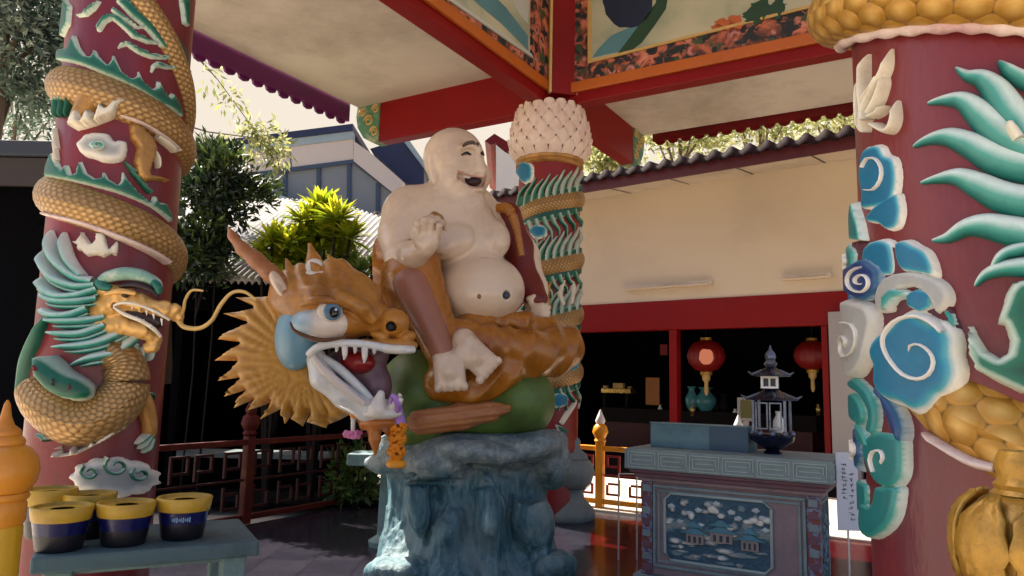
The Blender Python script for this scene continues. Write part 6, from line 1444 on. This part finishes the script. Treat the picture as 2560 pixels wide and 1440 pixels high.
slab([(722, 368), (725, 368), (730, 420), (727, 420)], 20.992, .006, MULL, 'wall_joint', hs)
slab([(560, 444.5), (884, 402.5), (990, 492), (970, 620), (640, 520), (560, 520)], 21.05, 2.5, GREYP, 'panel', hs)
slab([(380, 466.5), (558, 444.5), (558, 620), (380, 620)], 21.06, 2.5, PINKW, 'lower_wall', hs)
for x, y0, y1 in ((712, 424, 530), (796, 413, 560), (872, 404, 580), (944, 456, 590)): slab([(x - 5, y0 + 2), (x + 5, y0), (x + 5, y1), (x - 5, y1)], 21.0, .048, MULL, 'mullion', hs)
slab([(560, 440), (884, 398), (1000, 488), (996, 496), (882, 408), (560, 450)], 20.96, .03, MULL, 'trim', hs)
slab([(884, 352), (930, 385), (1010, 456), (990, 488), (884, 402)], 20.9, .5, PINKW, 'barge_board', hs)
slab([(925, 372), (1008, 346), (1060, 420), (1060, 480), (1012, 456)], 21.3, 5, NAVYR, 'side_roof', hs)
slab([(1004, 346), (1020, 346), (1072, 420), (1060, 420)], 21.2, 5.2, LTB, 'verge_board', hs)
slab([(640, 468), (960, 572), (960, 592), (640, 490)], 20.5, .4, LTB, 'lower_band', hs); slab([(640, 490.5), (960, 592.5), (960, 618), (640, 516)], 20.45, 2, paint('deep_blue_eave', rgb(36, 56, 84), .6), 'lower_eave', hs)
# small red gable tip beyond the far pillar
gt = thing('red_gable', P(1245, 350, 24), 'small red gable tip of a distant roof between statue and lotus capital', 'roof gable')
MB().prism([P(x, y, 24) for x, y in ((1212, 352), (1236, 334), (1275, 358), (1296, 376), (1296, 394), (1262, 378), (1238, 358), (1226, 362))], (0, 6, 0)).build('barge_board', REDDK, gt)
MB().prism([P(x, y, 24) for x, y in ((1240, 362), (1262, 380), (1296, 396), (1296, 960), (1240, 960))], (0, 5, 0)).build('wall', paint('far_white_wall', rgb(226, 214, 198), .8, .06, 1), gt)
# ================================================================== plants
def leafmat(name, stops, trans=.35, rough=.5):
    t = NT(name); a = t.new('ShaderNodeAttribute', attribute_name='e'); col = t.ramp(a.outputs['Fac'], stops); t.col(col)
    t.b.inputs['Roughness'].default_value = rough
    tr_ = t.new('ShaderNodeBsdfTranslucent'); t.ln(col, tr_.inputs[0]); mx = t.new('ShaderNodeMixShader'); mx.inputs[0].default_value = trans
    out = t.n['Material Output']; t.ln(t.b.outputs[0], mx.inputs[1]); t.ln(tr_.outputs[0], mx.inputs[2]); t.ln(mx.outputs[0], out.inputs[0]); return t.m
LEAF_Y = leafmat('yellow_green_leaf', [(0, rgb(56, 92, 22)), (.5, rgb(126, 148, 26)), (1, rgb(200, 196, 48))], .5)
LEAF_G = leafmat('mid_green_leaf', [(0, rgb(34, 60, 26)), (.5, rgb(70, 100, 40)), (1, rgb(122, 140, 66))], .35)
LEAF_D = leafmat('dark_green_leaf', [(0, rgb(14, 26, 20)), (.5, rgb(34, 54, 30)), (1, rgb(84, 104, 40))], .25)
LEAF_P = leafmat('pale_grey_leaf', [(0, rgb(40, 58, 50)), (.5, rgb(82, 102, 86)), (1, rgb(140, 152, 130))], .3)
BARK = paint('grey_bark', rgb(96, 80, 66), .9, .3, 8, .4)
def leaves(name, C_, R_, n, size, mat, parent, seed=0, asp=.32, up=.3, clump=.5, droop=0, gap=0):
    rs = np.random.RandomState(seed); C_ = np.array(C_, float); R_ = np.array(R_, float)
    k = 24; d = rs.randn(k, 3); d /= np.linalg.norm(d, axis=1)[:, None]; cl = C_ + d * R_ * rs.uniform(.35, .95, (k, 1)); cs = rs.uniform(.2, .42, k)
    which = rs.randint(0, k, n); off = rs.randn(n, 3) * .5
    pos = np.where(rs.rand(n, 1) < clump, cl[which] + off * R_ * cs[which][:, None], 0)
    q = rs.randn(n, 3); q /= np.linalg.norm(q, axis=1)[:, None]; q = C_ + q * R_ * (rs.rand(n, 1) ** .45); pos = np.where(pos == 0, q, pos)
    out = (pos - C_) / R_; dr = out * .7 + rs.randn(n, 3) * .6 + np.array((0, 0, up - droop)); dr /= np.linalg.norm(dr, axis=1)[:, None]
    sd_ = np.cross(dr, rs.randn(n, 3)); sd_ /= np.linalg.norm(sd_, axis=1)[:, None] + 1e-9
    nr = np.cross(dr, sd_); L = size * rs.uniform(.6, 1.3, (n, 1)); W = L * asp
    a = pos; b = pos + dr * L * .45 + sd_ * W * .5 + nr * L * .05; c = pos + dr * L - nr * L * .12; e = pos + dr * L * .45 - sd_ * W * .5 + nr * L * .05
    v = np.stack([a, b, c, e], 1).reshape(-1, 3); f = np.arange(4 * n).reshape(-1, 4)
    tone = np.clip(.5 + rs.randn(n) * .2 + .25 * np.sin(which * 1.7), 0, 1)
    me = bpy.data.meshes.new(name); me.vertices.add(4 * n); me.vertices.foreach_set('co', v.ravel().astype(np.float32))
    me.loops.add(4 * n); me.loops.foreach_set('vertex_index', f.ravel()); me.polygons.add(n); me.polygons.foreach_set('loop_start', np.arange(0, 4 * n, 4)); 
    me.update(calc_edges=True); at_ = me.attributes.new('e', 'FLOAT', 'POINT'); at_.data.foreach_set('value', np.repeat(tone, 4).astype(np.float32)); me.materials.append(mat)
    return link(bpy.data.objects.new(name, me), parent)
def plant(name, label, cat, px, py, Y, rx, ry, n, size, mat, seed, grp=None, base=None, **kw):
    c = P(px, py, Y); m = Y / F; base = c.z - ry * m * .6 if base is None else 0
    t_ = thing(name, Vector((c.x, c.y, 0)), label, cat, grp)
    leaves('foliage' if name != 'tree' else 'crown', c, (rx * m, rx * m * .9, ry * m), n, size, mat, t_, seed, **kw)
    b_ = MB(); H_ = c.z
    b_.tube([(c.x, c.y, 0), (c.x + .05, c.y, H_ * .5), (c.x, c.y, H_)], [max(.03, rx * m * .09), rx * m * .07, rx * m * .03] if name == 'tree' else [.014, .013, .010], 6)
    for k in range(5):
        a_ = k * 1.3 + seed; b_.tube([(c.x + .02, c.y, H_ * (.72 + .04 * k)), (c.x + rx * m * .5 * math.cos(a_), c.y + rx * m * .5 * math.sin(a_), H_ + ry * m * .3)], [rx * m * .03, rx * m * .012], 6)
    b_.build('stem' if name != 'tree' else 'trunk', BARK if name == 'tree' else DARKWOOD, t_, True); return t_
def spiky(name, label, px, py, Y, heads, mat, seed):
    """plant of long strap leaves in rosettes on stems"""
    c = P(px, py, Y); m = Y / F; t_ = thing(name, Vector((c.x, c.y, 0)), label, 'plant', 'bright strap leaved plants by the shed')
    rs = random.Random(seed); lf = []; v, f, e = [], [], []; st_ = MB()
    for hx_, hy_, hr in heads:
        h_ = P(hx_, hy_, Y + rs.uniform(-.25, .25)); st_.tube([(c.x, c.y, 0), ((c.x + h_.x) / 2, h_.y, h_.z * .55), h_], [.03, .025, .015], 6)
        for k in range(120):
            az = rs.uniform(0, 6.283); el = rs.uniform(-.25, 1.35); L = hr * m * rs.uniform(.75, 1.25); w_ = L * rs.uniform(.055, .085)
            d = Vector((math.cos(az) * math.cos(el), math.sin(az) * math.cos(el), math.sin(el))); s_ = d.cross(Vector((0, 0, 1))).normalized(); dz = .25 * L
            n0 = len(v); tone = min(1, max(0, .55 + .25 * math.sin(el) + rs.uniform(-.25, .25)))
            for j, (tt, ww) in enumerate(((0, .5), (.35, 1), (.7, .8))):
                p_ = h_ + d * (L * tt) - Vector((0, 0, dz * tt * tt)); v += [p_ - s_ * w_ * ww, p_ + s_ * w_ * ww]; e += [tone, tone]
            v.append(h_ + d * L - Vector((0, 0, dz))); e.append(tone)
            f += [(n0, n0 + 1, n0 + 3, n0 + 2), (n0 + 2, n0 + 3, n0 + 5, n0 + 4), (n0 + 4, n0 + 5, n0 + 6)]
    mesh('foliage', v, f, mat, t_, False, {'e': e}); st_.build('stem', DARKWOOD, t_, True); return t_
spiky('strap_leaf_plant', 'tall bright yellow green strap leaved plant behind the horned head', 812, 570, 9.5, [(800, 530, 84), (764, 560, 74), (842, 552, 78), (874, 598, 72), (812, 596, 84), (756, 604, 72), (850, 640, 70), (790, 570, 80), (836, 600, 80), (780, 640, 70)], LEAF_Y, 2)
spiky('strap_leaf_plant', 'lower yellow green strap leaved plant between horn and tall bright plant', 700, 640, 9.45, [(680, 608, 74), (722, 614, 70), (654, 632, 60), (744, 650, 66), (700, 656, 74), (716, 640, 70)], LEAF_Y, 3)
spiky('strap_leaf_plant', 'small green strap leaved plant peeping out beside the robe sleeve', 916, 690, 9.55, [(900, 680, 48), (930, 668, 44), (880, 660, 44)], LEAF_G, 4)
plant('shrub', 'dense dark green shrub rising right of the left pillar', 'shrub', 548, 470, 9.75, 118, 96, 4600, .13, LEAF_D, 5, up=.5, clump=.85)
plant('shrub', 'shadowed grey green shrub under the dense shrub by the left pillar', 'shrub', 496, 630, 9.7, 100, 96, 2600, .13, LEAF_D, 6, clump=.8)
plant('shrub', 'dark leafy plant glimpsed behind the railing left of the blue rock', 'shrub', 880, 1200, 9.5, 60, 80, 700, .14, LEAF_G, 7)
plant('tree', 'grey green tree filling the sky at the upper left corner', 'tree', 20, 60, 13, 260, 210, 11000, .19, LEAF_P, 8, clump=.75)
plant('tree', 'sparse tree behind the left pillar, low branches against the pale sky', 'tree', 40, 300, 15, 150, 40, 500, .2, LEAF_P, 9, gap=.3)
# thin hanging spray of leaves against the sky, from a tree by the left pillar
sp_t = thing('weeping_tree', P(470, 900, 12.5), 'slender weeping tree with sparse leaves trailing over the pale sky', 'tree')
b_ = MB(); line = [(430, 40), (500, 150), (545, 200), (590, 262), (640, 330), (690, 380), (700, 430)]
br_pts = [P(x, y, 12.4) for x, y in line]; b_.tube([P(420, 960, 12.5)] + [P(415, 500, 12.5), P(420, 100, 12.5)], [.08, .06, .03], 8); b_.tube([P(420, 100, 12.5)] + br_pts, [.02] * 3 + [.008] * 5, 6)
b_.tube([P(420, 300, 12.5), P(520, 330, 12.3), P(640, 345, 12.3), P(700, 400, 12.3)], [.02, .012, .008, .005], 6); b_.build('trunk', BARK, sp_t, True)
for k, (x, y, r1, r2, n_) in enumerate(((528, 190, 44, 40, 34), (578, 250, 46, 44, 44), (640, 345, 70, 50, 230), (690, 380, 34, 60, 130), (560, 380, 70, 40, 130), (500, 400, 40, 40, 120))):
    leaves('crown', P(x, y, 12.4), (r1 * 12.4 / F, .4, r2 * 12.4 / F), n_, .17, leafmat('sunlit_pale_leaf', [(0, rgb(96, 108, 62)), (.5, rgb(158, 160, 96)), (1, rgb(206, 200, 150))], .5) if k == 0 else bpy.data.materials['sunlit_pale_leaf'], sp_t, 40 + k, droop=.8)
# bright trees above the hall roof
for k, (x, y, rx, ry, lb) in enumerate(((1700, 330, 150, 70, 'pale sunlit tree above the hall roof, nearest the red beam end'), (1900, 300, 150, 80, 'yellow green sunlit tree above the middle of the hall roof'), (2100, 290, 150, 80, 'pale sunlit tree above the hall roof beside the big right pillar'), (1520, 410, 80, 46, 'small light green tree between lotus capital and hall roof'))):
    plant('tree', lb, 'tree', x, y, 26 + k, rx, ry, 1500, .34, bpy.data.materials['sunlit_pale_leaf'], 20 + k, 'trees beyond the hall', clump=.6)
